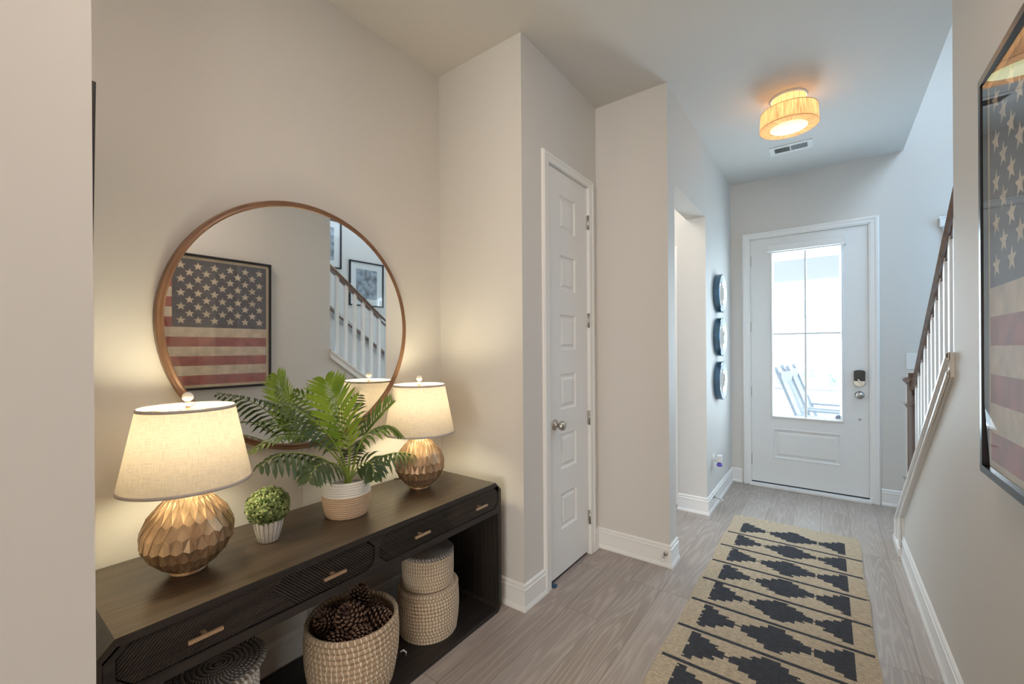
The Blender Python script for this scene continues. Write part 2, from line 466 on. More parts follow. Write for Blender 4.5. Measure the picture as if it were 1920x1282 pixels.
# ------------------------------------------------------------------ room shell
CE = 3.05                      # ceiling height
XL, XC, XH, XR = -1.904, -1.288, -.80, .398     # alcove back, closet face, hall left, right wall
YS, YC, YD, YF = .20, 1.83, 2.73, 4.895         # alcove start/end, recess end, front wall
sbox('floor', (-4.2, -9.6, -.12), (5.0, YF + .14, 0), m_floor)
k = MB(); k.box((-4.2, -9.6, CE), (.53, YF + .14, CE + .28)); k.box((.53, -9.6, CE), (5.0, 1.0, CE + .28)); k.build('ceiling', m_ceil)['kind'] = 'structure'
sbox('ceiling_stairwell', (.30, .9, 5.6), (1.6, YF + .14, 5.7), m_ceil)
sbox('wall_left', (XL - .12, YS, 0), (XL, YC, CE), m_wall)
sbox('wall_left_near', (XL - .12, -1.3, 0), (XC, YS, CE), m_wall)
# closet face with the door opening
CY0, CY1, CZ = 2.088, 2.600, 2.462
k = MB()
k.box((XL - .12, YC, 0), (XC, YC + .11, CE)); k.box((XC - .11, YC + .11, 0), (XC, CY0, CE)); k.box((XC - .11, CY1, 0), (XC, YD + .11, CE)); k.box((XC - .11, CY0, CZ), (XC, CY1, CE))
k.box((XC, YD, 0), (XH, YD + .11, CE)); k.build('wall_closet', m_wall)['kind'] = 'structure'
# hall left wall with the cased opening
OY0, OY1, OZ = 2.876, 3.765, 2.462
k = MB()
k.box((XH - .15, YD + .11, 0), (XH, OY0, CE)); k.box((XH - .15, OY0, OZ), (XH, OY1, CE)); k.box((XH - .15, OY1, 0), (XH, YF, CE))
k.build('wall_hall_left', m_wall)['kind'] = 'structure'
k = MB()
k.box((-1.02, OY1 + .0, 0), (XH - .15, OY1 + .11, CE)); k.box((-2.0, OY1 + .11, 0), (-1.02, OY1 + .22, CE)); k.box((-2.1, YD + .11, 0), (-2.0, OY1 + .22, CE))
k.build('wall_side_hall', m_wall)['kind'] = 'structure'
# front wall, two storeys high beside the stairs
DX0, DX1, DZ = -.625, .305, 2.472
k = MB()
k.box((-2.0, YF, 0), (DX0, YF + .14, CE)); k.box((DX0, YF, DZ), (DX1, YF + .14, CE)); k.box((DX1, YF, 0), (1.6, YF + .14, CE)); k.box((.3, YF, CE), (1.6, YF + .14, 5.6))
k.build('wall_front', m_wall)['kind'] = 'structure'
sbox('wall_stairs', (1.45, .9, 0), (1.6, YF, 5.6), m_wall)
sbox('wall_stairs_near', (.53, .8, 0), (1.6, .9, 5.6), m_wall)
sbox('wall_stairs_upper', (.44, .9, CE + .28), (.53, YF, 5.6), m_wall)
RY = 2.355
sbox('wall_right', (XR, -.40, 0), (.53, RY, CE), m_wall)
k = MB(); k.prism([(RY, 0), (3.98, 0), (3.98, .15), (RY, 1.335)], 'x', XR, .53); k.build('wall_knee', m_wall)['kind'] = 'structure'
# great room behind the camera
k = MB(); k.box((-4.2, -9.7, 0), (5.0, -9.6, CE)); k.box((-4.3, -9.7, 0), (-4.2, -1.2, CE)); k.box((5.0, -9.7, 0), (5.1, -.30, CE))
k.box((-4.2, -1.3, 0), (XL - .12, -1.2, CE)); k.box((.44, -.40, 0), (5.0, -.30, CE)); k.build('wall_great_room', m_wall)['kind'] = 'structure'


# ------------------------------------------------------------------ baseboards
BB = [(0, 0), (.019, 0), (.019, .010), (.014, .022), (.0115, .026), (.0115, .104), (.0135, .108), (.0135, .112), (.009, .116), (.009, .124), (.0105, .127), (.0105, .132), (.004, .140), (0, .140)]


def sweep(path, prof, name, mats, kind='structure', zbase=None):
    """prof (offset to the right of travel, height); mitred at the corners"""
    P = [Vector((p[0], p[1])) for p in path]; n = len(P); k = MB(); rings = []
    for i in range(n):
        ds = []
        if i > 0: ds.append((P[i] - P[i - 1]).normalized())
        if i < n - 1: ds.append((P[i + 1] - P[i]).normalized())
        ns = [Vector((d.y, -d.x)) for d in ds]
        if len(ns) == 2: m_ = (ns[0] + ns[1]); m_ = m_ / (1 + ns[0].dot(ns[1]))
        else: m_ = ns[0]
        rings.append([(P[i].x + m_.x * o, P[i].y + m_.y * o, h) for o, h in prof])
    q = len(prof)
    vs = [v for r in rings for v in r]
    fs = [(i * q + j, i * q + (j + 1) % q, (i + 1) * q + (j + 1) % q, (i + 1) * q + j) for i in range(n - 1) for j in range(q)]
    fs += [tuple(range(q)), tuple(range((n - 1) * q, n * q))]
    k.idx(vs, fs); o = k.build(name, mats); o['kind'] = kind; return o


sweep([(XC, -1.3), (XC, YS), (XL, YS), (XL, YC), (XC, YC), (XC, 2.022)], BB, 'baseboard_left', m_trim)
sweep([(XC, 2.648), (XC, YD), (XH, YD), (XH, OY0), (XH - .15, OY0)], BB, 'baseboard_closet', m_trim)
sweep([(-1.02, OY1 + .11), (-1.02, OY1), (XH, OY1), (XH, YF), (-.70, YF)], BB, 'baseboard_hall', m_trim)
sweep([(.375, YF), (1.45, YF)], BB, 'baseboard_front', m_trim)
sweep([(XR, 3.74), (XR, -.40), (5.0, -.40)], BB, 'baseboard_right', m_trim)


# ------------------------------------------------------------------ generic raised panel
def panel(k, P, a0, b0, a1, b1, steps):
    """P(a,b,d) -> point, d = depth out of the door face; steps: list of (inset, depth)"""
    prev = [(a0, b0), (a1, b0), (a1, b1), (a0, b1)]; pd = 0
    for ins, d in steps:
        cur = [(a0 + ins, b0 + ins), (a1 - ins, b0 + ins), (a1 - ins, b1 - ins), (a0 + ins, b1 - ins)]
        for i in range(4):
            j = (i + 1) % 4
            k.face([P(*prev[i], pd), P(*prev[j], pd), P(*cur[j], d), P(*cur[i], d)])
        prev, pd = cur, d
    k.face([P(*q, pd) for q in prev])


# ------------------------------------------------------------------ front door
d1 = struct('door_1')
dy = YF + .004            # room face of the slab
SX0, SX1, SZ0, SZ1 = -.618, .298, .038, 2.462
GX0, GX1, GZ0, GZ1 = -.430, .106, .712, 2.300
PX0, PX1, PZ0, PZ1 = -.443, .125, .285, .583
k = MB()
k.box((SX0, dy, SZ0), (GX0, dy + .045, SZ1)); k.box((GX1, dy, SZ0), (SX1, dy + .045, SZ1))
k.box((GX0, dy, GZ1), (GX1, dy + .045, SZ1))
P = lambda a, b, d: (a, dy - d, b)
k.box((GX0, dy + .012, SZ0), (GX1, dy + .045, GZ0))
def rect(k, a0, b0, a1, b1): k.face([P(a0, b0, 0), P(a1, b0, 0), P(a1, b1, 0), P(a0, b1, 0)])
rect(k, GX0, SZ0, GX1, PZ0); rect(k, GX0, PZ1, GX1, GZ0)
panel(k, P, GX0, PZ0, GX1, PZ1, [(.004, .004), (.012, .004), (.022, -.008), (.034, -.008), (.052, -.001)])
slab = k.build('door_slab', m_door, d1)
k = MB()   # moulded surround of the glass
for ins0, ins1, d0, d1_ in ((-.020, -.014, 0, .011), (-.014, -.002, .011, .012), (-.002, .012, .012, -.016)):
    for (p, q_) in ((0, 1), (1, 2), (2, 3), (3, 0)):
        o_ = [(GX0 + ins0, GZ0 - .008 + ins0), (GX1 - ins0, GZ0 - .008 + ins0), (GX1 - ins0, GZ1 - ins0), (GX0 + ins0, GZ1 - ins0)]
        i_ = [(GX0 + ins1, GZ0 - .008 + ins1), (GX1 - ins1, GZ0 - .008 + ins1), (GX1 - ins1, GZ1 - ins1), (GX0 + ins1, GZ1 - ins1)]
        k.face([P(*o_[p], d0), P(*o_[q_], d0), P(*i_[q_], d1_), P(*i_[p], d1_)])
k.build('glass_surround', m_door, d1)
k = MB(); k.box((-.171, dy + .004, GZ0), (-.155, dy + .03, GZ1)); k.build('muntin', m_door, d1)
for xa_, xb_ in ((GX0, -.171), (-.155, GX1)):
    k = MB(); k.box((xa_, dy + .004, 1.500), (xb_, dy + .03, 1.516)); k.build('muntin', m_door, d1)
k = MB(); k.box((GX0 - .005, dy + .018, GZ0 - .005), (GX1 + .005, dy + .022, GZ1 + .005)); pane = k.build('glass_pane', m_glass, d1)
k = MB(); k.lathe([(.0001, 0), (.024, 0), (.024, .002), (.0001, .002)], (.083, dy + .014, .728), 28, 0, axis='y')
k.box((.063, dy + .0115, .738), (.103, dy + .0135, .741), 1); k.box((.060, dy + .0115, .730), (.106, dy + .0135, .733), 1); k.box((.065, dy + .0115, .714), (.101, dy + .0135, .722), 1)
tag(k.build('security_sticker', [m_sticker, m_plate], d1), 'small round blue and white sticker')
k = MB(); k.box((-.474, dy - .055, 2.312), (.148, dy, 2.382)); k.box((-.472, dy - .03, 2.300), (.146, dy, 2.314)); k.build('blind_cassette', m_door, d1, bevel=.006)
for z in (2.247, 1.590, .933, .255):
    k = MB(); k.box((-.632, dy - .006, z - .05), (-.612, dy + .002, z + .05)); k.tube([(-.622, dy - .009, z - .052), (-.622, dy - .009, z + .052)], .006, 8)
    k.build('hinge', m_nickel, d1)
k = MB(); k.prism([(.193, 1.075), (.271, 1.075), (.271, 1.162), (.255, 1.168), (.232, 1.171), (.209, 1.168), (.193, 1.162)], 'y', dy - .024, dy)
tag(k.build('keypad', m_black, d1, bevel=.003), 'black keypad of the lock')
k = MB(); k.prism([(.193, 1.074), (.271, 1.074), (.271, 1.045), (.255, 1.028), (.232, 1.022), (.209, 1.028), (.193, 1.045)], 'y', dy - .026, dy)
k.prism([(.212, 1.088), (.226, 1.094), (.252, 1.050), (.238, 1.042)], 'y', dy - .045, dy - .02)
k.build('deadbolt', m_nickel, d1, bevel=.003)
k = MB(); k.lathe([(.0001, 0), (.034, 0), (.034, -.006), (.014, -.010), (.013, -.03), (.028, -.038), (.031, -.052), (.024, -.062), (.0001, -.066)], (.232, dy, .947), 24, axis='y'); k.build('door_knob', m_nickel, d1)
k = MB(); k.lathe([(.0001, 0), (.010, 0), (.010, -.004), (.0001, -.005)], (.233, dy, .730), 16, axis='y'); k.build('lock_button', m_nickel, d1)
k = MB(); k.box((.3015, dy - .012, .925), (.3105, dy + .01, .985)); k.build('strike_plate', m_dark, d1)
k = MB(); k.box((SX0 - .01, YF - .060, 0), (SX1 + .012, YF + .10, .026)); k.build('threshold', m_trim, d1, bevel=.004)
k = MB(); k.box((SX0, dy + .004, .022), (SX1, dy + .03, .038)); k.build('door_sweep', m_dark, d1)


# ------------------------------------------------------------------ door casings (trim_1 front, trim_2 closet, trim_3 knee wall)
def casing(name, P, a0, a1, zt, w, wt, amax=None):
    """legs and head of a casing; P(a,d,z)"""
    k = MB()
    prof = [(0, .010), (.10, .013), (.55, .014), (.62, .018), (.86, .019), (.93, .015), (1, .012)]
    def strip(q0, q1):
        for i in range(len(prof) - 1):
            (f0, d0), (f1, d1_) = prof[i], prof[i + 1]
            A0, A1 = q0(f0), q0(f1); B0, B1 = q1(f0), q1(f1)
            k.face([P(A0[0], d0, A0[1]), P(A1[0], d1_, A1[1]), P(B1[0], d1_, B1[1]), P(B0[0], d0, B0[1])])
        for f_, d_ in (prof[0], prof[-1]):
            A, B = q0(f_), q1(f_)
            k.face([P(A[0], d_, A[1]), P(B[0], d_, B[1]), P(B[0], 0, B[1]), P(A[0], 0, A[1])])
    L = lambda f: (a0 - f * w, 0); LT = lambda f: (a0 - f * w, zt + f * wt)
    R = lambda f: (a1 + f * w, 0); RT = lambda f: (a1 + f * w, zt + f * wt)
    strip(L, LT); strip(LT, RT); strip(RT, R)
    o = k.build(name, m_trim); o['kind'] = 'structure'; return o, k


casing('trim_1', lambda a, d, z: (a, YF - d * 1.25, z), -.626, .306, 2.470, .064, .057)
k = MB(); k.box((-.626, YF - .012, 0), (-.619, YF + .06, 2.470)); k.box((.299, YF - .012, 0), (.306, YF + .06, 2.470)); k.box((-.626, YF - .012, 2.4635), (.306, YF + .06, 2.471)); k.build('trim_front_jamb', m_trim)['kind'] = 'structure'
casing('trim_2', lambda a, d, z: (XC + d, a, z), 2.090, 2.598, 2.457, .068, .052)
k = MB(); k.box((XC - .11, 2.088, 0), (XC + .004, 2.094, 2.460)); k.box((XC - .11, 2.594, 0), (XC + .004, 2.600, 2.460)); k.box((XC - .11, 2.088, 2.455), (XC + .004, 2.600, 2.462)); k.build('trim_closet_jamb', m_trim)['kind'] = 'structure'
casing('trim_5', lambda a, d, z: (a, OY1 + .11 - d, z), -1.70, -1.115, 2.20, .07, .07)

# ------------------------------------------------------------------ closet door
d2 = struct('door_2')
dx = XC - .006
A0, A1, Z0, Z1 = 2.097, 2.591, .022, 2.450
P = lambda a, b, d: (dx + d, a, b)
k = MB()
k.box((dx - .035, A0, Z0), (dx - .012, A1, Z1))
for (y0, z0, y1, z1) in ((A0, Z0, 2.231, Z1), (2.429, Z0, A1, Z1)):
    k.face([P(y0, z0, 0), P(y1, z0, 0), P(y1, z1, 0), P(y0, z1, 0)])
tops = [2.312 - .3625 * i for i in range(6)]
zs = Z1
for t_ in tops:
    k.face([P(2.231, t_, 0), P(2.429, t_, 0), P(2.429, zs, 0), P(2.231, zs, 0)])
    panel(k, P, 2.231, t_ - .215, 2.429, t_, [(.010, -.010), (.022, -.010), (.036, -.002)])
    zs = t_ - .215
k.face([P(2.231, Z0, 0), P(2.429, Z0, 0), P(2.429, zs, 0), P(2.231, zs, 0)])
for (a, b) in (((A0, Z0), (A0, Z1)), ((A1, Z0), (A1, Z1)), ((A0, Z1), (A1, Z1)), ((A0, Z0), (A1, Z0))):
    k.face([P(*a, 0), P(*b, 0), P(*b, -.02), P(*a, -.02)])
k.build('door_slab', m_door, d2)
for z in (2.223, 1.567, .916, .250):
    k = MB(); k.box((dx - .004, 2.586, z - .045), (dx + .010, 2.606, z + .045)); k.tube([(dx + .012, 2.596, z - .048), (dx + .012, 2.596, z + .048)], .006, 8); k.build('hinge', m_nickel, d2)
k = MB(); k.lathe([(.0001, 0), (.032, 0), (.032, .006), (.013, .010), (.012, .032), (.024, .038), (.029, .050), (.025, .064), (.012, .071), (.0001, .072)], (dx, 2.160, .929), 26, axis='x'); k.build('door_knob', m_nickel, d2)
k = MB(); k.box((dx - .03, A0, .001), (dx - .012, A1, .022)); k.build('door_gap', m_dark, d2)
k = MB(); k.prism([(2.099, .001), (2.128, .001), (2.128, .012), (2.099, .018)], 'x', dx - .01, dx + .032)
tag(k.build('door_wedge', m_blue, bevel=.002), 'small dark blue rubber wedge under the closet door', 'door wedge')

# ------------------------------------------------------------------ knee wall trim
SL = (1.356 - .163) / (2.353 - 4.01)
def zup(y): return 1.356 + SL * (y - 2.353)
k = MB()
YB, YT, FY0, FY1 = 4.010, RY - .002, 3.742, 4.010
TH = .096
# layers: face board, outer bead, inner bead
def band(x0, x1, o0, o1):
    """o0,o1 = distance below the upper edge (vertical) of this strip"""
    f0 = FY1 - (o0 / TH) * (FY1 - FY0); f1 = FY1 - (o1 / TH) * (FY1 - FY0)
    k.prism([(YT, zup(YT) - o0), (f0, zup(f0) - o0), (f0, 0), (f1, 0), (f1, zup(f1) - o1), (YT, zup(YT) - o1)][::1], 'x', x0, x1)
band(.384, XR + .002, 0, TH)
band(.376, .386, 0, .030)
band(.372, .380, .005, .022)
band(.379, .386, TH - .026, TH)
band(.375, .381, TH - .020, TH - .006)
k.prism([(RY, 1.337), (FY1, .152), (FY1 - .0, zup(FY1) + .0), (YT, zup(YT))], 'x', .377, .548)
k.build('trim_3', m_trim)['kind'] = 'structure'
k = MB(); k.box((.368, 3.738, 0), (XR + .002, 4.016, .055)); k.build('trim_4', m_trim, bevel=.004)['kind'] = 'structure'

# ------------------------------------------------------------------ staircase (behind the knee wall)
st = thing('staircase', 'enclosed staircase climbing behind the knee wall with balusters', 'stairs')
k = MB(); k2 = MB()
for i in range(14):
    y = 3.95 - i * .262; z = (i + 1) * .19
    if y - .262 < .9: break
    k.box((.56, y - .262, 0), (1.42, y, z - .03)); k2.box((.558, y - .262, z - .03), (1.42, y + .025, z))
k.build('riser', m_trim, st); k2.build('tread', m_dwood, st)

# ------------------------------------------------------------------ stair railing
rl = thing('stair_railing', 'white balusters under a dark wood handrail beside the stairs', 'railing')
def hz(y): return 1.133 + (y - 3.783) * (2.086 - 1.133) / (2.595 - 3.783)   # top edge of the handrail
sec = [(-.030, -.012), (-.033, -.026), (-.022, -.040), (-.024, -.062), (.024, -.062), (.022, -.040), (.033, -.026), (.030, -.012), (.016, 0), (-.016, 0)]
k = MB(); ya, yb = 3.81, RY + .002; xc = .470
vs = [(xc + a, ya, hz(ya) + b) for a, b in sec] + [(xc + a, yb, hz(yb) + b) for a, b in sec]; n = len(sec)
k.idx(vs, [(i, (i + 1) % n, n + (i + 1) % n, n + i) for i in range(n)] + [tuple(range(n)), tuple(range(n, 2 * n))])
k.build('handrail', m_dwood, rl)
ys = [2.47 + .1045 * i for i in range(13)]
for i, y in enumerate(ys):
    k = MB(); zb = zup(y) - .004; zt = hz(y) - .062
    w = .0165
    k.idx([(xc - w, y - w, zup(y - w) - .002), (xc + w, y - w, zup(y - w) - .002), (xc + w, y + w, zup(y + w) - .002), (xc - w, y + w, zup(y + w) - .002),
           (xc - w, y - w, hz(y - w) - .06), (xc + w, y - w, hz(y - w) - .06), (xc + w, y + w, hz(y + w) - .06), (xc - w, y + w, hz(y + w) - .06)],
          [(0, 3, 2, 1), (4, 5, 6, 7), (0, 1, 5, 4), (1, 2, 6, 5), (2, 3, 7, 6), (3, 0, 4, 7)])
    k.build('baluster', m_bal, rl)
k = MB()
for i in range(12):   # wood fillets between the balusters
    y0, y1 = ys[i] + .017, ys[i + 1] - .017
    k.prism([(y0, hz(y0) - .061), (y1, hz(y1) - .061), (y1, hz(y1) - .078), (y0, hz(y0) - .078)], 'x', xc - .014, xc + .014)
k.build('rail_fillet', m_dwood, rl)
nx0, nx1, ny0, ny1 = .424, .520, 3.800, 3.905
k = MB(); k.box((nx0, ny0, .0), (nx1, ny1, 1.14)); k.build('newel_post', m_dwood, rl, bevel=.004)
def ring(z0, z1, o): 
    k = MB(); k.box((nx0 - o, ny0 - o, z0), (nx1 + o, ny1 + o, z1)); return k
for nm, lst in (('newel_cap', ((1.128, 1.140, .008), (1.140, 1.150, .016), (1.150, 1.166, .024), (1.166, 1.176, .014), (1.176, 1.205, -.006))), ('newel_collar', ((.985, .993, .010), (.993, 1.001, .018), (.975, .985, .006))), ('newel_plinth', ((.478, .492, .014), (.466, .478, .007), (.16, .466, .010)))):
    k = MB()
    for z0, z1, o in lst: k.box((nx0 - o, ny0 - o, z0), (nx1 + o, ny1 + o, z1))
    k.build(nm, m_dwood, rl, bevel=.002)

# wall handrail on the far stair wall
wr_ = thing('wall_handrail', 'dark wood handrail fixed to the wall above the stairs', 'handrail')
k = MB(); pts = [(1.39, 4.2, .93), (1.39, 1.3, 3.03)]; k.tube(pts, .026, 12); k.build('rail', m_dwood, wr_)
for y in (3.9, 3.0, 2.1):
    z = .93 + (4.2 - y) * .724; k = MB(); k.tube([(1.39, y, z - .02), (1.40, y, z - .06), (1.45, y, z - .07)], .008, 8); k.build('bracket', m_nickel, wr_)


# ------------------------------------------------------------------ framed pictures
def picture(name, label, plane, nrm, a0, a1, z0, z1, fw, depth, mats, border, cat='framed picture', matw=0, bow=0):
    """on a wall x = plane; nrm = -1 faces -x, +1 faces +x"""
    t = thing(name, label, cat)
    X = lambda d: plane + nrm * d
    k = MB()
    for (b0, c0, b1, c1) in ((a0, z0, a1, z0 + fw), (a0, z1 - fw, a1, z1), (a0, z0 + fw, a0 + fw, z1 - fw), (a1 - fw, z0 + fw, a1, z1 - fw)):
        k.box((X(0.001), b0, c0), (X(depth), b1, c1))
    k.build('frame', m_black, t, bevel=.0015)
    bd = depth - .015
    k = MB(); k.box((X(.001), a0 + fw, z0 + fw), (X(bd), a1 - fw, z1 - fw)); k.build('backing', mats[0], t)
    if matw:
        k = MB(); k.box((X(bd), a0 + fw + matw, z0 + fw + matw), (X(bd + .0015), a1 - fw - matw, z1 - fw - matw)); k.build('print', mats[1], t)
    k = MB(); xg = X(depth - .009); pts = [(xg, a0 + fw, z0 + fw), (xg, a1 - fw, z0 + fw), (xg, a1 - fw, z1 - fw), (xg, a0 + fw, z1 - fw)]
    xb = X(depth - .011)
    if bow:
        nY, nZ = 26, 12; L0 = .42; vs = []
        for i in range(nY + 1):
            for j in range(nZ + 1):
                y = a1 - fw - L0 * (1 - i / nY) if i else a0 + fw; z = z0 + fw + (z1 - z0 - 2 * fw) * j / nZ
                g = min(1, max(0, (z - 1.02) / .2)); f = max(0, (y - (a1 - fw - L0)) / L0)
                vs.append((xg + nrm * bow * f * f * g, y, z))
        k.idx(vs, [(i * (nZ + 1) + j, i * (nZ + 1) + j + 1, (i + 1) * (nZ + 1) + j + 1, (i + 1) * (nZ + 1) + j) for i in range(nY) for j in range(nZ)], 0, True); k.build('glass', m_pglass, t, fix=False)
    else:
        k.box((xb, a0 + fw, z0 + fw), (xg, a1 - fw, z1 - fw)); k.build('glass', m_pglass, t)
    return t


FZ0, FZ1, FY_1, FY_0 = 1.024, 2.129, 1.763, -.28
fl = picture('flag_picture', 'large black-framed vintage striped flag with faded stars on the wall', XR, -1, FY_0, FY_1, FZ0, FZ1, .020, .050, [m_matb], .04, bow=.006)
# the print itself: stripes, canton and 50 stars
k = MB(); xp = XR - .0352
pz1, pz0 = FZ1 - .043, FZ0 + .043; py1 = FY_1 - .040; py0 = FY_0 + .040
H = pz1 - pz0; sh = H / 13; cw = .69; ch = sh * 7
for i in range(13):
    z1 = pz1 - i * sh; y1 = py1 - (cw if i < 7 else 0)
    k.box((xp, py0, z1 - sh), (xp - .001, y1, z1), 1 if i % 2 == 0 else 0)
k.box((xp, py1 - cw, pz1 - ch), (xp - .001, py1, pz1), 2)
for r in range(9):
    for c in range(6 if r % 2 == 0 else 5):
        cy = py1 - cw * ((2 * c + 1 + (r % 2)) / 12); cz = pz1 - ch * (r + 1) / 10; R_ = ch * .062
        a0_ = random.uniform(-.08, .08)
        pts = []
        for q in range(10):
            a = PI / 2 + a0_ + q * PI / 5; rr = R_ if q % 2 == 0 else R_ * .42
            pts.append((cy + rr * math.cos(a), cz + rr * math.sin(a)))
        x_ = xp - .0016
        for q in range(10):
            p, p2 = pts[q], pts[(q + 1) % 10]
            k.face([(x_, cy, cz), (x_, p[0], p[1]), (x_, p2[0], p2[1])], 0)
k.build('flag_print', [m_cream, m_red, m_navy], fl, fix=False)

picture('tree_picture', 'black-framed grey tree print with white mat above the stairs', 1.45, -1, 3.20, 3.735, 1.93, 2.542, .018, .025, [m_paper, m_print], .05, matw=.085)
picture('tall_picture', 'upper black-framed picture with white mat on the stair wall', 1.45, -1, 2.60, 3.085, 2.39, 3.02, .018, .025, [m_paper, m_print], .05, matw=.085)
# picture on the alcove's near return wall, leaning forward at the top
t = thing('alcove_picture', 'edge of a black-framed picture leaning off the alcove side wall', 'framed picture')
k = MB(); w0, w1 = -1.88, -1.455
k.prism([(0, 0), (.0195, 0), (.0195, .75), (0, .75)], 'x', w0, w1)
fo = k.build('frame', m_black, t)
k = MB(); k.box((w0 + .03, .0200, .03), (w1 - .03, .0206, .72)); k.build('print', m_darkprint, t)
t.location = (0, YS + .001, 1.30); t.rotation_euler = (-math.radians(1.0), 0, 0)

# ------------------------------------------------------------------ round mirror
mr = thing('round_mirror', 'large round mirror in a thin coppery wood frame above the console', 'mirror')
mc = (XL, .993, 1.488)
k = MB(); R0 = .547
prof = [(R0 - .024, .012), (R0 - .024, .028), (R0 - .018, .032), (R0 - .014, .027), (R0 - .008, .027), (R0 - .003, .032), (R0, .028), (R0, .001), (R0 - .024, .001), (R0 - .024, .012)]
k.lathe(prof, (0, 0, 0), 96, axis='x'); k.build('frame', m_copper, mr)
k = MB(); k.lathe([(.0001, .018), (R0 - .022, .018), (R0 - .022, .012), (.0001, .012)], (0, 0, 0), 96, axis='x', smooth=False); gl = k.build('glass', m_mirror, mr)
gl.rotation_euler = (0, .008, -.011); gl.location = (.004, 0, 0)
mr.location = mc

# small round mirrors on the hall wall
def small_mirror(z, label):
    t = thing('small_mirror', label, 'mirror', 'small round mirrors in the hall')
    k = MB(); R_ = .173; prof = [(.0001, .001), (R_, .001), (R_, .048), (R_ - .006, .052)]
    k.lathe(prof, (0, 0, 0), 40, axis='x', smooth=False); k.build('rim', m_mirror3, t)
    k = MB(); k.lathe([(R_ - .006, .052), (R_ * .60, .044)], (0, 0, 0), 20, axis='x', smooth=False); k.build('bevelled_border', m_mirror2, t)
    k = MB(); k.lathe([(R_ * .60, .044), (R_ * .57, .040), (.0001, .040)], (0, 0, 0), 40, axis='x', smooth=False); k.build('glass', m_mirror, t)
    t.location = (XH, 4.205, z); return t


s1 = small_mirror(1.867, 'top one of three small round mirrors stacked on the hall wall')
dup(s1, (XH, 4.205, 1.475), 'middle one of three small round mirrors stacked on the hall wall')
dup(s1, (XH, 4.205, 1.083), 'bottom one of three small round mirrors stacked on the hall wall')

# ------------------------------------------------------------------ outlet, air freshener, switch, chime, door stops, cord
t = thing('wall_outlet', 'white outlet plate low on the hall wall below the mirrors', 'outlet')
k = MB(); k.box((XH + .0005, 3.965, .335), (XH + .006, 4.040, .452)); k.build('cover_plate', m_plate, t, bevel=.002)
for z_ in (.348, .405):
    k = MB(); k.box((XH + .006, 3.985, z_), (XH + .008, 4.020, z_ + .032)); k.build('socket', m_plate, t)
t = thing('air_freshener', 'small plug-in air freshener with violet liquid in the hall outlet', 'air freshener')
k = MB(); k.box((XH + .008, 3.992, .395), (XH + .034, 4.014, .42)); k.box((XH + .030, 3.976, .392), (XH + .070, 4.030, .452)); k.build('housing', m_plate, t, bevel=.006)
k = MB(); k.lathe([(.0001, 0), (.020, .004), (.023, .016), (.016, .034), (.010, .036)], (XH + .050, 4.003, .352), 16); k.build('bottle', m_lid, t)
t = thing('light_switch', 'white light switch plate on the front wall behind the newel', 'light switch')
k = MB(); k.box((.539, YF - .006, 1.185), (.660, YF - .0005, 1.322)); k.build('cover_plate', m_plate, t, bevel=.002)
k = MB(); k.box((.568, YF - .012, 1.242), (.580, YF - .006, 1.268)); k.build('toggle', m_plate, t)
t = thing('door_chime', 'small white box with wire cover high on the front wall', 'door chime')
k = MB(); k.box((.744, YF - .045, 2.350), (.86, YF - .0005, 2.432)); k.box((.738, YF - .050, 2.420), (.866, YF - .0005, 2.432)); k.build('housing', m_plate, t, bevel=.004)
k = MB(); k.box((.766, YF - .014, 1.34), (.784, YF - .0005, 2.350)); k.build('wire_cover', m_plate, t)
for nm, p0, d, lab in (('door_stop', Vector((-.821, YD - .012, .085)), Vector((-.03, -1, -.28)), 'metal door stop on the baseboard at the closet corner'), ('door_stop', Vector((XH + .012, 3.955, .100)), Vector((1, .25, -.32)), 'metal door stop on the hall baseboard under the outlet')):
    t = thing(nm, lab, 'door stop'); d = d.normalized()
    k = MB(); k.tube([p0, p0 + d * .008], .013, 12); k.tube([p0 + d * .006, p0 + d * .06], .0048, 10); k.build('rod', m_nickel, t)
    k = MB(); k.tube([p0 + d * .058, p0 + d * .075], .008, 12); k.build('rubber_tip', m_rubber, t)
t = MB(); t.box((XL + .0005, .966, .14), (XL + .012, .985, 1.2)); tag(t.build('cord_cover', m_wall), 'narrow painted cord cover running down the wall below the round mirror', 'cord cover')

# ------------------------------------------------------------------ ceiling light and vent
cl = thing('ceiling_light', 'two-tier warm string drum ceiling light, switched on', 'ceiling light')
k = MB(); k.lathe([(.0001, CE - .001), (.108, CE - .001), (.108, CE - .010), (.100, CE - .012)], (0, 0, 0), 48); k.build('canopy', m_plate, cl)
k = MB(); k.lathe([(.097, CE - .010), (.097, 2.962)], (0, 0, 0), 64, uvrow=[0, 1]); k.build('upper_shade', m_string, cl)
k = MB(); k.lathe([(.097, 2.964), (.158, 2.962), (.163, 2.955), (.169, 2.852), (.165, 2.848), (.108, 2.848)], (0, 0, 0), 64, uvrow=[0, .2, .3, 1, 1.05, 1.4]); k.build('lower_shade', m_string, cl)
k = MB()
for r, z in ((.169, 2.852), (.164, 2.957)):
    k.lathe([(r, z - .002), (r + .0015, z), (r, z + .002), (r - .0015, z), (r, z - .002)], (0, 0, 0), 64)
k.build('edge_wire', mat('dark_wire', (.40, .22, .12), .5), cl)
k = MB(); k.lathe([(.0001, 2.852), (.108, 2.852), (.108, 2.849), (.0001, 2.849)], (0, 0, 0), 48); k.build('diffuser', m_diff, cl)
cl.location = (-.199, 3.395, 0)
light('ceiling_light_bulb', 'POINT', (-.199, 3.395, 2.93), 2.8, (1, .74, .52), .03)
vt = thing('ceiling_vent', 'white rectangular ceiling vent with two louvred sections', 'vent')
vx0, vx1, vy0, vy1 = -.385, -.085, 4.165, 4.335
k = MB()
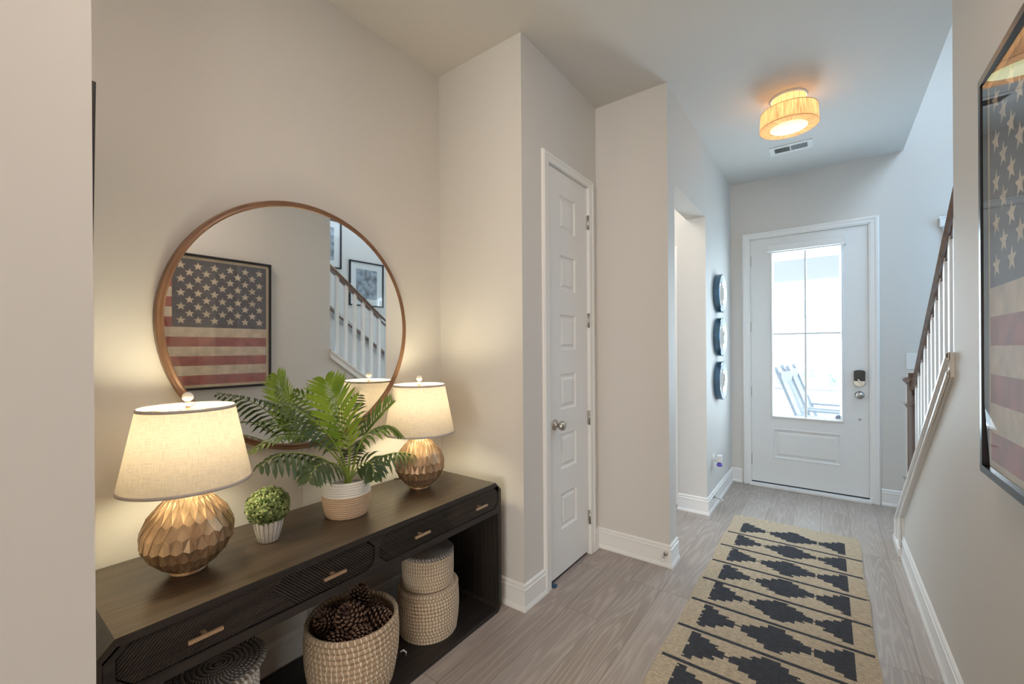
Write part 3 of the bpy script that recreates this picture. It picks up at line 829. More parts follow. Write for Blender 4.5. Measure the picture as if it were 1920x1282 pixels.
k.box((vx0, vy0, CE - .006), (vx1, vy0 + .035, CE - .0005)); k.box((vx0, vy1 - .035, CE - .006), (vx1, vy1, CE - .0005)); k.box((vx0, vy0 + .035, CE - .006), (vx0 + .035, vy1 - .035, CE - .0005)); k.box((vx1 - .035, vy0 + .035, CE - .006), (vx1, vy1 - .035, CE - .0005)); k.box((-.242, vy0 + .035, CE - .006), (-.232, vy1 - .035, CE - .0005))
k.build('frame', m_trim, vt)
k = MB(); k.box((vx0 + .03, vy0 + .03, CE - .0015), (vx1 - .03, vy1 - .03, CE - .0008)); k.build('duct', m_dark, vt)
k = MB()
for i in range(28):
    x = vx0 + .038 + i * .0083; s_ = 1 if i < 14 else -1
    k.idx([(x, vy0 + .035, CE - .001), (x, vy1 - .035, CE - .001), (x + .004 * s_, vy1 - .035, CE - .008), (x + .004 * s_, vy0 + .035, CE - .008)], [(0, 1, 2, 3)])
k.build('louvres', m_trim, vt, fix=False)

# ------------------------------------------------------------------ console table
ct = thing('console_table', 'long black oak console table with ribbed drawers and clipped corners', 'console table')
CX0, CX1 = -1.880, -1.390; ya, yb = .205, 1.766; TZ = .682; q = .044
outer = [(ya, .030), (ya + .028, 0), (yb - .028, 0), (yb, .030), (yb, TZ - q), (yb - q, TZ), (ya + q, TZ), (ya, TZ - q)]
th = .022
inner = [(ya + th, .036), (ya + .036, th), (yb - .036, th), (yb - th, .036), (yb - th, .520 - .012), (yb - th - .012, .520), (ya + th + .012, .520), (ya + th, .520 - .012)]
k = MB()
def sidewall(poly, mi, x0=CX0, x1=CX1):
    n = len(poly)
    for i in range(n):
        a, b = poly[i], poly[(i + 1) % n]; k.face([(x0, a[0], a[1]), (x0, b[0], b[1]), (x1, b[0], b[1]), (x1, a[0], a[1])], mi)
k.prism([(ya + q, TZ - th), (yb - q, TZ - th), (yb - q, TZ), (ya + q, TZ)], 'x', CX0, CX1 - .0015)
k.prism([(ya + q, TZ - th), (yb - q, TZ - th), (yb - q, TZ), (ya + q, TZ)], 'x', CX1 - .0015, CX1, 1)
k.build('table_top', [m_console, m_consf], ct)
for nm, s_ in (('side_panel', 0), ('side_panel', 1)):
    k = MB()
    f = (lambda y: ya + yb - y) if s_ else (lambda y: y)
    pl = [(f(ya + q), TZ), (f(ya), TZ - q), (f(ya), .030), (f(ya + .028), 0), (f(ya + .040), 0), (f(ya + .040), th), (f(ya + .036), th), (f(ya + th), .036), (f(ya + th), TZ - q - .008), (f(ya + q + .010), TZ - th), (f(ya + q), TZ - th)]
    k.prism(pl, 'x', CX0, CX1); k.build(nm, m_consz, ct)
k = MB(); k.box((CX0, ya + .040, 0), (CX1, yb - .040, th)); k.build('bottom_shelf', m_consf, ct)
k = MB()   # drawer case: underside, front rails, centre stile with clipped corners
k.box((CX0, ya + th, .520), (CX1 - .001, yb - th, .532)); k.box((CX0, ya + th, .532), (CX0 + .012, yb - th, TZ - th))
ZB, ZT = .549, .661; D = [(.250, .986), (1.008, 1.742)]; c_ = .030
fx0, fx1 = CX1 - .020, CX1
k.prism([(ya + th, .520), (yb - th, .520), (yb - th, ZB), (ya + th, ZB)], 'x', fx0, fx1)
k.prism([(D[0][1], ZB), (D[1][0], ZB), (D[1][0], ZT), (D[0][1], ZT)], 'x', fx0, fx1)
for y0, y1 in D:
    for yy, s_ in ((y0, 1), (y1, -1)):
        k.prism([(yy, ZB), (yy + s_ * c_, ZB), (yy, ZB + c_)], 'x', fx0, fx1); k.prism([(yy, ZT), (yy + s_ * c_, ZT), (yy, ZT - c_)], 'x', fx0, fx1)
k.prism([(ya + th - .001, ZB), (D[0][0], ZB), (D[0][0], TZ - .024), (ya + th - .001, TZ - q - .002)], 'x', fx0, fx1); k.prism([(yb - th + .001, ZB), (D[1][1], ZB), (D[1][1], TZ - .024), (yb - th + .001, TZ - q - .002)], 'x', fx0, fx1)
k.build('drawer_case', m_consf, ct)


def clip(poly, a, b, c):     # keep a*y + b*z >= c
    out = []
    for i in range(len(poly)):
        p, r = poly[i], poly[(i + 1) % len(poly)]
        dp = a * p[0] + b * p[1] - c; dr = a * r[0] + b * r[1] - c
        if dp >= 0: out.append(p)
        if dp * dr < 0:
            u = dp / (dp - dr); out.append((p[0] + u * (r[0] - p[0]), p[1] + u * (r[1] - p[1])))
    return out


def ribs(k, poly, ang, pitch, x):
    dy_, dz_ = math.cos(ang), math.sin(ang); ny, nz = -dz_, dy_
    s_ = [ny * p[0] + nz * p[1] for p in poly]
    i0, i1 = math.floor(min(s_) / pitch), math.ceil(max(s_) / pitch)
    for i in range(i0, i1 + 1):
        c0, c1 = i * pitch, i * pitch + pitch * .62
        P_ = clip(clip(poly, ny, nz, c0), -ny, -nz, -c1)
        if len(P_) >= 3: 
            P2 = clip(clip(poly, ny, nz, c0 + pitch * .12), -ny, -nz, -(c1 - pitch * .12))
            if len(P2) == len(P_):
                n = len(P_); k.idx([(x - .0025, *p) for p in P_] + [(x, *p) for p in P2], [(j, (j + 1) % n, n + (j + 1) % n, n + j) for j in range(n)] + [tuple(range(n, 2 * n))])
            else: k.prism(P_, 'x', x - .0025, x)


for di, (y0, y1) in enumerate(D):
    g = .0025
    octo = [(y0 + c_ + g, ZB + g), (y1 - c_ - g, ZB + g), (y1 - g, ZB + c_ + g), (y1 - g, ZT - c_ - g), (y1 - c_ - g, ZT - g), (y0 + c_ + g, ZT - g), (y0 + g, ZT - c_ - g), (y0 + g, ZB + c_ + g)]
    k = MB(); k.prism(octo, 'x', CX1 - .020, CX1 - .0065, 1)
    x = CX1 - .004
    if di == 0:
        ap = (.617, .627)
        L = clip(octo, -1, 1, -ap[0] + ap[1]); R_ = clip(octo, 1, -1, ap[0] - ap[1])          # split along "/" through the apex
        Rr = clip(R_, 1, 1, ap[0] + ap[1]); T = clip(R_, -1, -1, -ap[0] - ap[1])
        ribs(k, L, PI / 4, .0078, x); ribs(k, Rr, -PI / 4, .0078, x); ribs(k, T, 0, .0078, x)
    else:
        ap = (1.372, .603)
        L = clip(octo, -1, -1, -ap[0] - ap[1]); R_ = clip(octo, 1, 1, ap[0] + ap[1])
        Rr = clip(R_, 1, -1, ap[0] - ap[1]); T = clip(R_, -1, 1, -ap[0] + ap[1])
        ribs(k, L, -PI / 4, .0078, x); ribs(k, Rr, PI / 4, .0078, x); ribs(k, T, 0, .0078, x)
    dr = k.build('drawer_front', [m_rib, m_groove_shade], ct)
    for yc in ((.430, .810) if di == 0 else (1.205, 1.585)):
        k = MB(); k.box((CX1 + .018, yc - .041, .5975), (CX1 + .027, yc + .041, .6075)); k.box((CX1 - .005, yc - .006, .599), (CX1 + .020, yc + .006, .606))
        k.build('handle', m_brass, dr, bevel=.001)


# ------------------------------------------------------------------ table lamps
def make_lamp(label):
    t = thing('table_lamp', label, 'table lamp', 'table lamps on the console')
    k = MB()
    R_ = [(.045, .010), (.076, .034), (.102, .066), (.1195, .104), (.1205, .144), (.106, .182), (.081, .213), (.057, .237), (.042, .253), (.036, .266)]
    N = 24
    def sp_(i, j, d=0.0):
        r, z = R_[i]; a = 2 * PI * (j + .5 * (i % 2)) / N; return Vector(((r + d) * math.cos(a), (r + d) * math.sin(a), z))
    k.lathe([(r - .007, z) for r, z in R_], (0, 0, 0), 48)
    for i in range(len(R_) - 1):
        for j in range(N):
            # carved scale: widest at ring i, point of the scale one ring lower, crease down the middle
            jn = j + (1 if i % 2 else 0)
            L_, Q_ = sp_(i, j), sp_(i, j + 1)
            jm = j if i % 2 == 0 else j + 1      # ring i+-1 vertex between them
            T_ = sp_(i + 1, jm, -.001) if i + 1 < len(R_) else None
            if T_ is None: continue
            if i > 0:
                B0 = sp_(i - 1, jm, -.001); B1 = sp_(i - 1, jm, .0014)
                C = (T_ * .40 + B1 * .60); a = math.atan2(B1.y, B1.x); rs = math.hypot(L_.x, L_.y) + .0032
                C = Vector((rs * math.cos(a), rs * math.sin(a), C.z))
                vs = [T_, L_, Q_, B1, C, B0]
                k.idx(vs, [(0, 1, 4), (0, 4, 2), (1, 3, 4), (2, 4, 3), (1, 5, 3), (2, 3, 5)])
            else:
                k.idx([T_, L_, Q_], [(0, 1, 2)])
    # close rim rows
    k.build('body', m_walnut, t, fix=False)
    k = MB(); k.lathe([(.0001, 0), (.048, 0), (.050, .004), (.048, .012), (.0001, .012)], (0, 0, 0), 32); k.build('base', m_walnut, t)
    k = MB(); k.tube([(0, 0, .270), (0, 0, .34)], .009, 12); k.build('socket', m_brass, t)
    k = MB(); k.lathe([(.0001, .262), (.036, .262), (.036, .272), (.02, .276), (.0001, .278)], (0, 0, 0), 24); k.build('neck_cap', m_brass, t)
    zb, zt, rb, rtp = .280, .521, .174, .1275
    k = MB(); k.lathe([(rb, zb), (rtp, zt)], (0, 0, 0), 72, uvrow=[0, 1]); k.build('lamp_shade', m_shade, t)
    k = MB()
    for z, r, h in ((zb - .001, rb + .0012, .009), (zt - .007, rtp + .0022, .009)):
        sl = (rb - rtp) / (zt - zb)
        k = MB(); k.lathe([(r, z), (r - sl * h, z + h), (r - sl * h - .0024, z + h), (r - .0024, z), (r, z)], (0, 0, 0), 72)
        k.build('shade_binding', m_shtrim, t)
    k = MB()
    for a in (0.6, 0.6 + 2 * PI / 3, .6 + 4 * PI / 3): k.tube([(0, 0, .512), (rtp * math.cos(a), rtp * math.sin(a), .518)], .0016, 6)
    k.tube([(0, 0, .500), (0, 0, .530)], .006, 10); k.build('spider', m_brass, t)
    k = MB(); k.lathe([(.0001, .524), (.007, .524), (.007, .530), (.011, .534), (.007, .538), (.0001, .538)], (0, 0, 0), 20); k.sphere((0, 0, .552), .0155, n=20, m=12); k.build('finial', m_finial, t)
    return t


L1 = make_lamp('table lamp with carved wood base nearest the boxwood ball'); L1.location = (-1.640, .470, TZ)
L2 = dup(L1, (-1.662, 1.448, TZ), 'table lamp with carved wood base at the closet end of the console')
for L_ in ((-1.640, .470, 7.8), (-1.662, 1.448, 7.8)):
    light('lamp_bulb', 'POINT', (L_[0], L_[1], TZ + .432), L_[2], WARM, .06)
k = MB(); k.tube([(-1.735, 1.446, TZ + .007), (-1.77, 1.452, TZ + .018), (-1.80, 1.452, TZ + .022), (-1.83, 1.452, TZ + .012), (-1.865, 1.45, TZ + .005), (-1.889, 1.45, TZ - .02), (-1.889, 1.45, .3)], .003, 8)
tag(k.build('lamp_cord', m_dark), 'thin dark cord trailing from the lamp at the closet end', 'cord')

# ------------------------------------------------------------------ boxwood ball in ribbed pot
t = thing('boxwood_ball', 'small green boxwood ball in a white ribbed pot', 'potted plant')
k = MB(); n = 72; prof = [(.030, .001), (.033, .004), (.040, .03), (.046, .055), (.048, .078), (.044, .080), (.042, .070)]
vs = []; fs = []; mi = []
for r, h in prof:
    for j in range(n):
        rr = r * (1 + (.028 if (j % 4) in (1, 2) else -.02)); vs.append((rr * math.cos(2 * PI * j / n), rr * math.sin(2 * PI * j / n), h))
for i in range(len(prof) - 1):
    for j in range(n): fs.append((i * n + j, i * n + (j + 1) % n, (i + 1) * n + (j + 1) % n, (i + 1) * n + j)); mi.append(1 if j % 4 == 3 else 0)
fs.append(tuple(range(n))); mi.append(0)
k.idx(vs, fs, mi, True); k.build('pot', [m_pot, m_potg], t)
k = MB(); k.sphere((0, 0, .126), .060, n=20, m=14, sq=.92); k.build('ball_core', m_core, t)
k = MB(); rnd = random.Random(3)
for i in range(1900):
    z = rnd.uniform(-1, 1); a = rnd.uniform(0, 2 * PI); s_ = math.sqrt(1 - z * z)
    d = Vector((s_ * math.cos(a), s_ * math.sin(a), z)); r = .066 + rnd.uniform(-.006, .009)
    c = Vector((d.x * r, d.y * r, .127 + d.z * r * .93))
    u = d.cross(Vector((rnd.uniform(-1, 1), rnd.uniform(-1, 1), rnd.uniform(-1, 1)))).normalized(); w = (d.cross(u) + d * rnd.uniform(-.9, .9)).normalized()
    L_ = rnd.uniform(.005, .0082); wd = L_ * .6
    k.face([c - u * L_, c - w * wd + d * .001, c + u * L_, c + w * wd + d * .001])
k.build('foliage', m_top1, t, fix=False)
t.location = (-1.652, .716, TZ)

# ------------------------------------------------------------------ potted palm
t = thing('potted_palm', 'artificial palm with arching fronds in a two-tone rope basket', 'potted plant')
pc = (-1.655, 1.035)
def coil_profile(rads, h, amp, sub=5):
    """rads: radius per coil centre; returns profile & uv rows"""
    pr = []; uv = []
    for i, (r, z) in enumerate(rads):
        for s_ in range(sub):
            a = -PI / 2 + PI * s_ / (sub - 1) * .98 + .01
            pr.append((r + amp * math.cos(a) - amp, z + h / 2 * math.sin(a))); uv.append(i + s_ / sub)
    return pr, uv
def coil_wall(pts, h, amp, c, mats_, split=None):
    pass
h = .0085; rows = []
for i in range(17):
    z = TZ + .0045 + i * h; f = i / 16; r = .084 + .014 * min(1, f * 2.2) ** .7 + .002 * f; rows.append((r, z))
pr, uv = coil_profile(rows[:11], h, .0035); k = MB(); k.lathe([(.0001, TZ + .0005), (.080, TZ + .0005)] + pr, (*pc, 0), 56, uvrow=[0, 0] + uv); k.build('basket_base', m_rope, t)
h2 = .0125; rows2 = [(.0985, TZ + .0045 + 10.6 * h + i * h2 * .8) for i in range(6)]
pr, uv = coil_profile(rows2, h2, .0045); last = pr[-1][1]
k = MB(); k.lathe(pr + [(.093, last + .002), (.089, last - .004), (.087, TZ + .11)], (*pc, 0), 56, uvrow=uv + [6, 6.5, 9]); k.build('basket_collar', m_ropew, t)
k = MB(); k.lathe([(.0001, TZ + .118), (.05, TZ + .122), (.089, TZ + .116)], (*pc, 0), 24); k.build('potting_fill', m_soil, t)


def bez(pts, t_):
    """Catmull-Rom through points"""
    n = len(pts) - 1; x = min(max(t_, 0), .9999) * n; i = int(x); f = x - i
    p = [Vector(pts[max(0, i - 1)]), Vector(pts[i]), Vector(pts[i + 1]), Vector(pts[min(n, i + 2)])]
    return .5 * ((2 * p[1]) + (-p[0] + p[2]) * f + (2 * p[0] - 5 * p[1] + 4 * p[2] - p[3]) * f * f + (-p[0] + 3 * p[1] - 3 * p[2] + p[3]) * f ** 3)


def frond(pts, L_, n, N, droop, wid=.0075, m_=m_leafA, t0=.22, fold=.25, seed=1, tilt=.75, onesided=0):
    rn = random.Random(seed); k = MB(); cx = Vector((pc[0], pc[1], 0))
    root = Vector((pc[0] + rn.uniform(-.012, .012), pc[1] + rn.uniform(-.012, .012), TZ + .115))
    P_ = [root] + [Vector(p) for p in pts]
    K = 16; rp = [bez(P_, i / K) for i in range(K + 1)]
    k.tube(rp, [.0042 * (1 - .8 * i / K) for i in range(K + 1)], 6, 1)
    N = Vector(N).normalized()
    for i in range(n):
        u = t0 + (1 - t0) * (i + .5) / n; p = bez(P_, u); T = (bez(P_, min(1, u + .02)) - bez(P_, u - .02)).normalized()
        s0 = T.cross(N).normalized(); N2 = s0.cross(T).normalized()
        env = math.sin(PI * (.16 + .80 * ((u - t0) / (1 - t0)) ** .85)) ** .75
        for sd in (-1, 1):
            if onesided and sd != onesided: continue
            ll = L_ * env * rn.uniform(.9, 1.08); ang = tilt * rn.uniform(.92, 1.08) + .35 * (u - .5)
            d = (s0 * sd * math.cos(ang) + T * math.sin(ang) + N2 * fold).normalized()
            g = Vector((0, 0, -1)) * droop
            q0 = p; q1 = p + (d + g * .35).normalized() * ll * .38; q2 = q1 + (d + g * .9).normalized() * ll * .34; q3 = q2 + (d + g * 1.5).normalized() * ll * .28
            wv = (q2 - q0).cross(N2)
            wv = wv.normalized() if wv.length > 1e-6 else s0
            w_ = wid * rn.uniform(.85, 1.1)
            m1 = N2 * w_ * .25
            vs = [q0 - wv * w_ * .25, q0 + wv * w_ * .25, q1 - wv * w_ + m1, q1 + wv * w_ + m1, q2 - wv * w_ * .85, q2 + wv * w_ * .85, q3, q1, q2 - m1, q0]
            k.idx(vs, [(0, 9, 7, 2), (9, 1, 3, 7), (2, 7, 8, 4), (7, 3, 5, 8), (4, 8, 6), (8, 5, 6)], 0, True)
    return k.build('frond', [m_, m_stem], t, fix=False)


cam_dir = Vector((1.65, -1.03, .25))
fA = [(-1.655, 1.04, .867), (-1.65, 1.045, .935), (-1.65, 1.011, 1.055), (-1.66, .977, 1.171), (-1.67, .95, 1.257)]
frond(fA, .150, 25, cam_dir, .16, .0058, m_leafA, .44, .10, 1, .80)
frond([(-1.655, 1.061, .862), (-1.67, 1.124, .988), (-1.69, 1.209, 1.058), (-1.71, 1.316, 1.12), (-1.73, 1.442, 1.166)], .085, 18, (.5, -.5, .9), .05, .006, m_leafC, .4, .5, 2, 1.05)
frond([(-1.65, 1.063, .863), (-1.63, 1.076, .955), (-1.61, 1.124, 1.024), (-1.58, 1.195, 1.042), (-1.56, 1.249, .992)], .115, 14, (-.2, -.2, 1), .75, .0075, m_leafC, .35, .05, 3, .55)
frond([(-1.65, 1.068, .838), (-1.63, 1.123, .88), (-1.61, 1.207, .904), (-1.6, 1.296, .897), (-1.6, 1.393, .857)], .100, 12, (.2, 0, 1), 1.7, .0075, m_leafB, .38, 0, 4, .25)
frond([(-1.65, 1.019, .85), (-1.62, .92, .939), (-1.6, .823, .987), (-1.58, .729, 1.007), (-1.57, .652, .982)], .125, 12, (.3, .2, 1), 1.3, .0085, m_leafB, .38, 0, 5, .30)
frond([(-1.65, 1.02, .873), (-1.65, .948, .973), (-1.65, .86, 1.04), (-1.64, .754, 1.057), (-1.63, .653, 1.025)], .085, 14, (.1, 0, 1), .35, .0055, m_leafC, .4, .1, 6, .85)
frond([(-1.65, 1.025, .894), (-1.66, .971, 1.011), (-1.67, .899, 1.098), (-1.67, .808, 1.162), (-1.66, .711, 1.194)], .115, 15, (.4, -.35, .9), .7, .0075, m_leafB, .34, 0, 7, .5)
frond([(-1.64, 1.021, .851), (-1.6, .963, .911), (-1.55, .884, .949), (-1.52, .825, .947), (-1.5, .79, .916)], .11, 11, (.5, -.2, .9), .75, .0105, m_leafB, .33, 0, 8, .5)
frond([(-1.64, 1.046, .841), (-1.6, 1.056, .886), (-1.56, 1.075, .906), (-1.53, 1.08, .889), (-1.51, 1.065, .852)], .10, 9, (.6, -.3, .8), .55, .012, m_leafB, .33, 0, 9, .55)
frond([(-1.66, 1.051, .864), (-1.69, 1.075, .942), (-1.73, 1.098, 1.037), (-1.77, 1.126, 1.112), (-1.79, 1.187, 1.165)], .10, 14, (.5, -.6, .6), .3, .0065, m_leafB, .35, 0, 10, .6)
frond([(-1.66, 1.038, .867), (-1.70, 1.03, .953), (-1.74, 1.00, 1.06), (-1.78, .953, 1.15), (-1.80, .89, 1.20)], .10, 15, (-.6, -.3, .7), .3, .0065, m_leafC, .35, 0, 11, .6)
frond([(-1.66, 1.03, .867), (-1.71, 1.0, .96), (-1.76, .94, 1.03), (-1.80, .87, 1.07), (-1.81, .80, 1.07)], .08, 12, (0, 0, 1), .4, .0065, m_leafC, .35, 0, 12, .6)
frond([(-1.66, 1.05, .85), (-1.72, 1.09, .90), (-1.76, 1.13, .93), (-1.79, 1.17, .94)], .08, 14, (-.3, 0, 1), .6, .0075, m_leafB, .35, 0, 13, .5)


# ------------------------------------------------------------------ baskets on the shelf
SHZ = th
def basket(name, label, c, rows_r, h, amp, m_, inner=None, lid=None, n=72, cat='basket', group=None):
    t = thing(name, label, cat, group)
    z0 = c[2]; rows = [(r, z0 + h * (i + .5)) for i, r in enumerate(rows_r)]
    pr, uv = coil_profile(rows, h, amp, 6); top = pr[-1][1]; rt_ = rows_r[-1]
    k = MB()
    prof = [(.0001, z0 + .001), (rows_r[0] - .01, z0 + .001)] + pr
    uvr = [0, 0] + uv
    if inner:
        prof += [(rt_ - .006, top + .002), (rt_ - .014, top), (rt_ - .018, top - .01)]
        # inside wall coils
        nn = len(rows_r); uvr += [nn, nn + .4, nn + .6]
        for i in range(nn - 2):
            rr = rows_r[nn - 2 - i] - .018; z = top - h * (i + 1)
            prof += [(rr - .002, z + h * .2), (rr + .002, z - h * .3)]; uvr += [nn + 1 + i, nn + 1.6 + i]
        prof += [(.0001, prof[-1][1] - .002)]; uvr += [uvr[-1] + 1]
    else:
        prof += [(.0001, top)]; uvr += [len(rows_r)]
    k.lathe(prof, (c[0], c[1], 0), n, uvrow=uvr); k.build('basket_wall', m_, t)
    if lid:
        r_, lm, hh = lid; nr = int(r_ / .0138); pl = []; ul = []
        z = top + .001
        pl.append((r_ - .004, z - .002)); ul.append(0)
        for s_ in range(5):
            a = -PI / 2 + PI * s_ / 4; pl.append((r_ - .006 + .007 * math.cos(a), z + hh / 2 + hh / 2 * math.sin(a))); ul.append(s_ / 5)
        for i in range(nr):
            r1 = (r_ - .006) * (1 - (i + 1) / nr)
            r0 = (r_ - .006) * (1 - i / nr)
            for s_ in range(1, 5):
                f = s_ / 4; pl.append((max(.0001, r0 + (r1 - r0) * f), z + hh + .0062 * math.sin(PI * f) - .004)); ul.append(1 + i + f * .98)
        k = MB(); k.lathe(pl, (c[0], c[1], 0), n, uvrow=ul); k.build('lid', lm, t)
    return t


def sh(base, top, nrow, belly): return [base + (top - base) * (i / (nrow - 1)) + belly * math.sin(PI * i / (nrow - 1)) for i in range(nrow)]
basket('pinecone_basket', 'large open seagrass basket filled with pine cones', (-1.575, 1.008, SHZ), sh(.162, .182, 13, .012), .0208, .009, m_coil, inner=True)
basket('seagrass_basket', 'wide seagrass basket at the bottom of the stack', (-1.575, 1.420, SHZ), sh(.138, .148, 12, .006) + [.144], .0162, .007, m_coil2, lid=(.146, m_coil2, .012), group='round seagrass baskets')
basket('seagrass_basket', 'smaller lidded seagrass basket on top of the stack', (-1.575, 1.420, SHZ + 13 * .0162 + .0165), sh(.122, .125, 9, .002), .0161, .007, m_coil2, lid=(.125, m_lidm, .014), group='round seagrass baskets')
basket('seagrass_basket', 'pale seagrass basket with a wide grey lid at the shelf end', (-1.600, .535, SHZ), sh(.110, .116, 20, .004), .0162, .007, m_coilw, lid=(.137, m_lidm, .016), group='round seagrass baskets')
k = MB(); k.tube([(-1.52 + .02, 1.19, .062), (-1.49, 1.198, .070), (-1.478, 1.205, .060), (-1.482, 1.205, .048)], .003, 8); tag(k.build('tag_string', m_plate), 'short white string loop beside the pine cone basket', 'string')


# ------------------------------------------------------------------ pine cones
def cone_mesh():
    k = MB(); Hc = .085; nS = 110
    def R_(f): return .034 * (math.sin(PI * min(1, .12 + .80 * f)) ** .7)
    k.lathe([(.0001, 0)] + [(R_(i / 10) * .55, Hc * i / 10) for i in range(11)] + [(.0001, Hc)], (0, 0, 0), 12)
    for i in range(nS):
        f = .02 + .96 * i / nS; a = i * 2.39996; r = R_(f); z = Hc * f
        o = Vector((math.cos(a), math.sin(a), 0)); s_ = Vector((-o.y, o.x, 0)); u = Vector((0, 0, 1))
        el = -.15 + 1.1 * f; d = (o * math.cos(el) + u * math.sin(el)); w = .0062 * (.55 + .6 * math.sin(PI * f)); Lg = r * .62 + .006
        b = o * r * .42 + u * z; e = b + d * Lg; nn = d.cross(s_).normalized() * -.0016
        vs = [b - s_ * w * .4, b + s_ * w * .4, e + s_ * w - d * .004, e - s_ * w - d * .004, e + d * .001 - nn * 1.5, b - s_ * w * .4 + nn, b + s_ * w * .4 + nn, e + s_ * w * .9 - d * .004 + nn * 2, e - s_ * w * .9 - d * .004 + nn * 2, e + d * .002 + nn * 2.5]
        k.idx(vs, [(0, 1, 2, 3), (3, 2, 4), (5, 8, 7, 6), (8, 9, 7), (0, 3, 8, 5), (1, 6, 7, 2), (3, 4, 9, 8), (4, 2, 7, 9)], [0, 1, 0, 1, 0, 0, 1, 1])
    o = k.build('pine_cone', [m_cone, m_cone2], fix=False); return o


pcn = cone_mesh(); bc = Vector((-1.575, 1.008, SHZ + .19))
cones = [  # offset (x,y,z), rotation, scale, label
    ((.015, -.015, .050), (.55, .30, .0), 1.52, 'big upright pine cone in the middle of the basket pile'),
    ((-.070, .070, .060), (-.25, .15, .4), 1.22, 'pine cone standing highest against the back basket rim'),
    ((-.075, -.065, .028), (.6, -.5, 1.0), 1.30, 'pine cone tilted toward the back near the drawer side'),
    ((.095, -.030, .008), (1.3, .5, .6), 1.25, 'pine cone lying at the front rim of the basket'),
    ((.045, -.098, .008), (1.2, .9, .3), 1.2, 'pine cone leaning on the front rim toward the lamp end'),
    ((.055, .070, .015), (1.5, .4, 2.2), 1.3, 'pine cone lying on its side toward the stacked baskets'),
    ((-.010, .108, .012), (1.0, 1.2, .8), 1.15, 'pine cone showing its open end by the inner rim'),
    ((-.105, .005, .005), (.9, .3, -1.0), 1.15, 'pine cone pressed against the wall side of the basket'),
    ((-.02, .02, -.055), (1.45, .1, 1.9), 1.3, 'pine cone buried under the others in the basket'),
]
for i, (of, ro, sc, lab) in enumerate(cones):
    c = pcn if i == 0 else pcn.copy()
    if i: COL.objects.link(c)
    Mx = Matrix.LocRotScale(Vector((0, 0, 0)), None, Vector((sc, sc, sc)))
    from mathutils import Euler
    E_ = Euler(ro)
    c.rotation_euler = E_; c.scale = (sc,) * 3
    mid = E_.to_matrix() @ Vector((0, 0, .042 * sc))
    c.location = bc + Vector(of) + Vector((0, 0, .022)) - mid
    tag(c, lab, 'pine cone', 'pine cones in the basket')

# ------------------------------------------------------------------ rug
RX0, RX1, RYF, RYN = -.612, .175, 3.885, .62
cell = .01025; nx = int((RX1 - RX0) / cell); per = .2625; ny = int((RYF - RYN) / cell)
k = MB()
def dark(u, y):
    """u 0..1 across, y metres"""
    v = ((3.758 - y) % per); ph = v / per         # 0 at motif top
    # line centred at 0.93 of the period from the motif top
    if abs(ph - 1.0) < .04 or ph < .04 or abs(v - (3.758 - 3.513)) < .0: pass
    if y > 3.77 or y < RYN + .06: return False
    j0 = round((3.508 - y) / per)
    if j0 >= 0 and 0 <= round((RYF - y) / cell - .5) - round((RYF - (3.508 - j0 * per)) / cell) < 2: return .012 < u < .99
    # motifs: centre diamond and two half diamonds
    yc = 3.640 - round((3.640 - y) / per) * per; dyv = abs(y - yc)
    X_ = RX0 + u * (RX1 - RX0)
    def stepd(dx_, W, Hh, steps=4):
        f = dx_ / W
        if f > 1: return False
        st_ = math.floor(f * steps) / steps
        return dyv < Hh * (1 - st_) * .96 + .004
    if stepd(abs(X_ + .205), .140, .098, 4): return True
    if X_ > -.525 and stepd(abs(X_ + .525), .150, .102, 4): return True
    if X_ < .092 and stepd(abs(X_ - .092), .145, .102, 4): return True
    if dyv < .0056 and -.52 < X_ < .09: return True
    return False
rn = random.Random(5)
for j in range(ny):
    y = RYF - (j + .5) * cell; jit = [rn.uniform(-.35, .35) * cell for _ in range(3)]
    run = None; start = 0; x_prev = 0
    cells_ = []
    for i in range(nx):
        u = (i + .5) / nx + rn.choice((-1, 0, 0, 0, 1)) * .004; cells_.append(dark(u, y))
    i = 0
    while i < nx:
        e = i
        while e < nx and cells_[e] == cells_[i]: e += 1
        xa = RX0 + i * cell * (RX1 - RX0) / (nx * cell); xb = RX0 + e * (RX1 - RX0) / nx
        wob = .004 * math.sin(y * 9.0)
        rnd_c = 0
        if RYF - y < .03: rnd_c = .03 - math.sqrt(max(0, .03 ** 2 - (.03 - (RYF - y)) ** 2))
        aa = xa + (wob + rnd_c if i == 0 else 0); bb = xb + (wob - rnd_c if e == nx else 0)
        k.face([(aa, y - cell / 2, .011), (bb, y - cell / 2, .011), (bb, y + cell / 2, .011), (aa, y + cell / 2, .011)], 1 if cells_[i] else 0)
        if i == 0: k.face([(aa, y - cell / 2, .001), (aa, y - cell / 2, .011), (aa, y + cell / 2, .011), (aa, y + cell / 2, .001)], 0)
        if e == nx: k.face([(bb, y - cell / 2, .001), (bb, y - cell / 2, .011), (bb, y + cell / 2, .011), (bb, y + cell / 2, .001)], 0)
        i = e
k.face([(RX0 + .03, RYF, .001), (RX1 - .03, RYF, .001), (RX1 - .03, RYF, .011), (RX0 + .03, RYF, .011)], 0)
tag(k.build('runner_rug', [m_jute, m_rugdk], fix=False), 'woven jute runner rug with charcoal stepped diamonds and lines', 'rug')

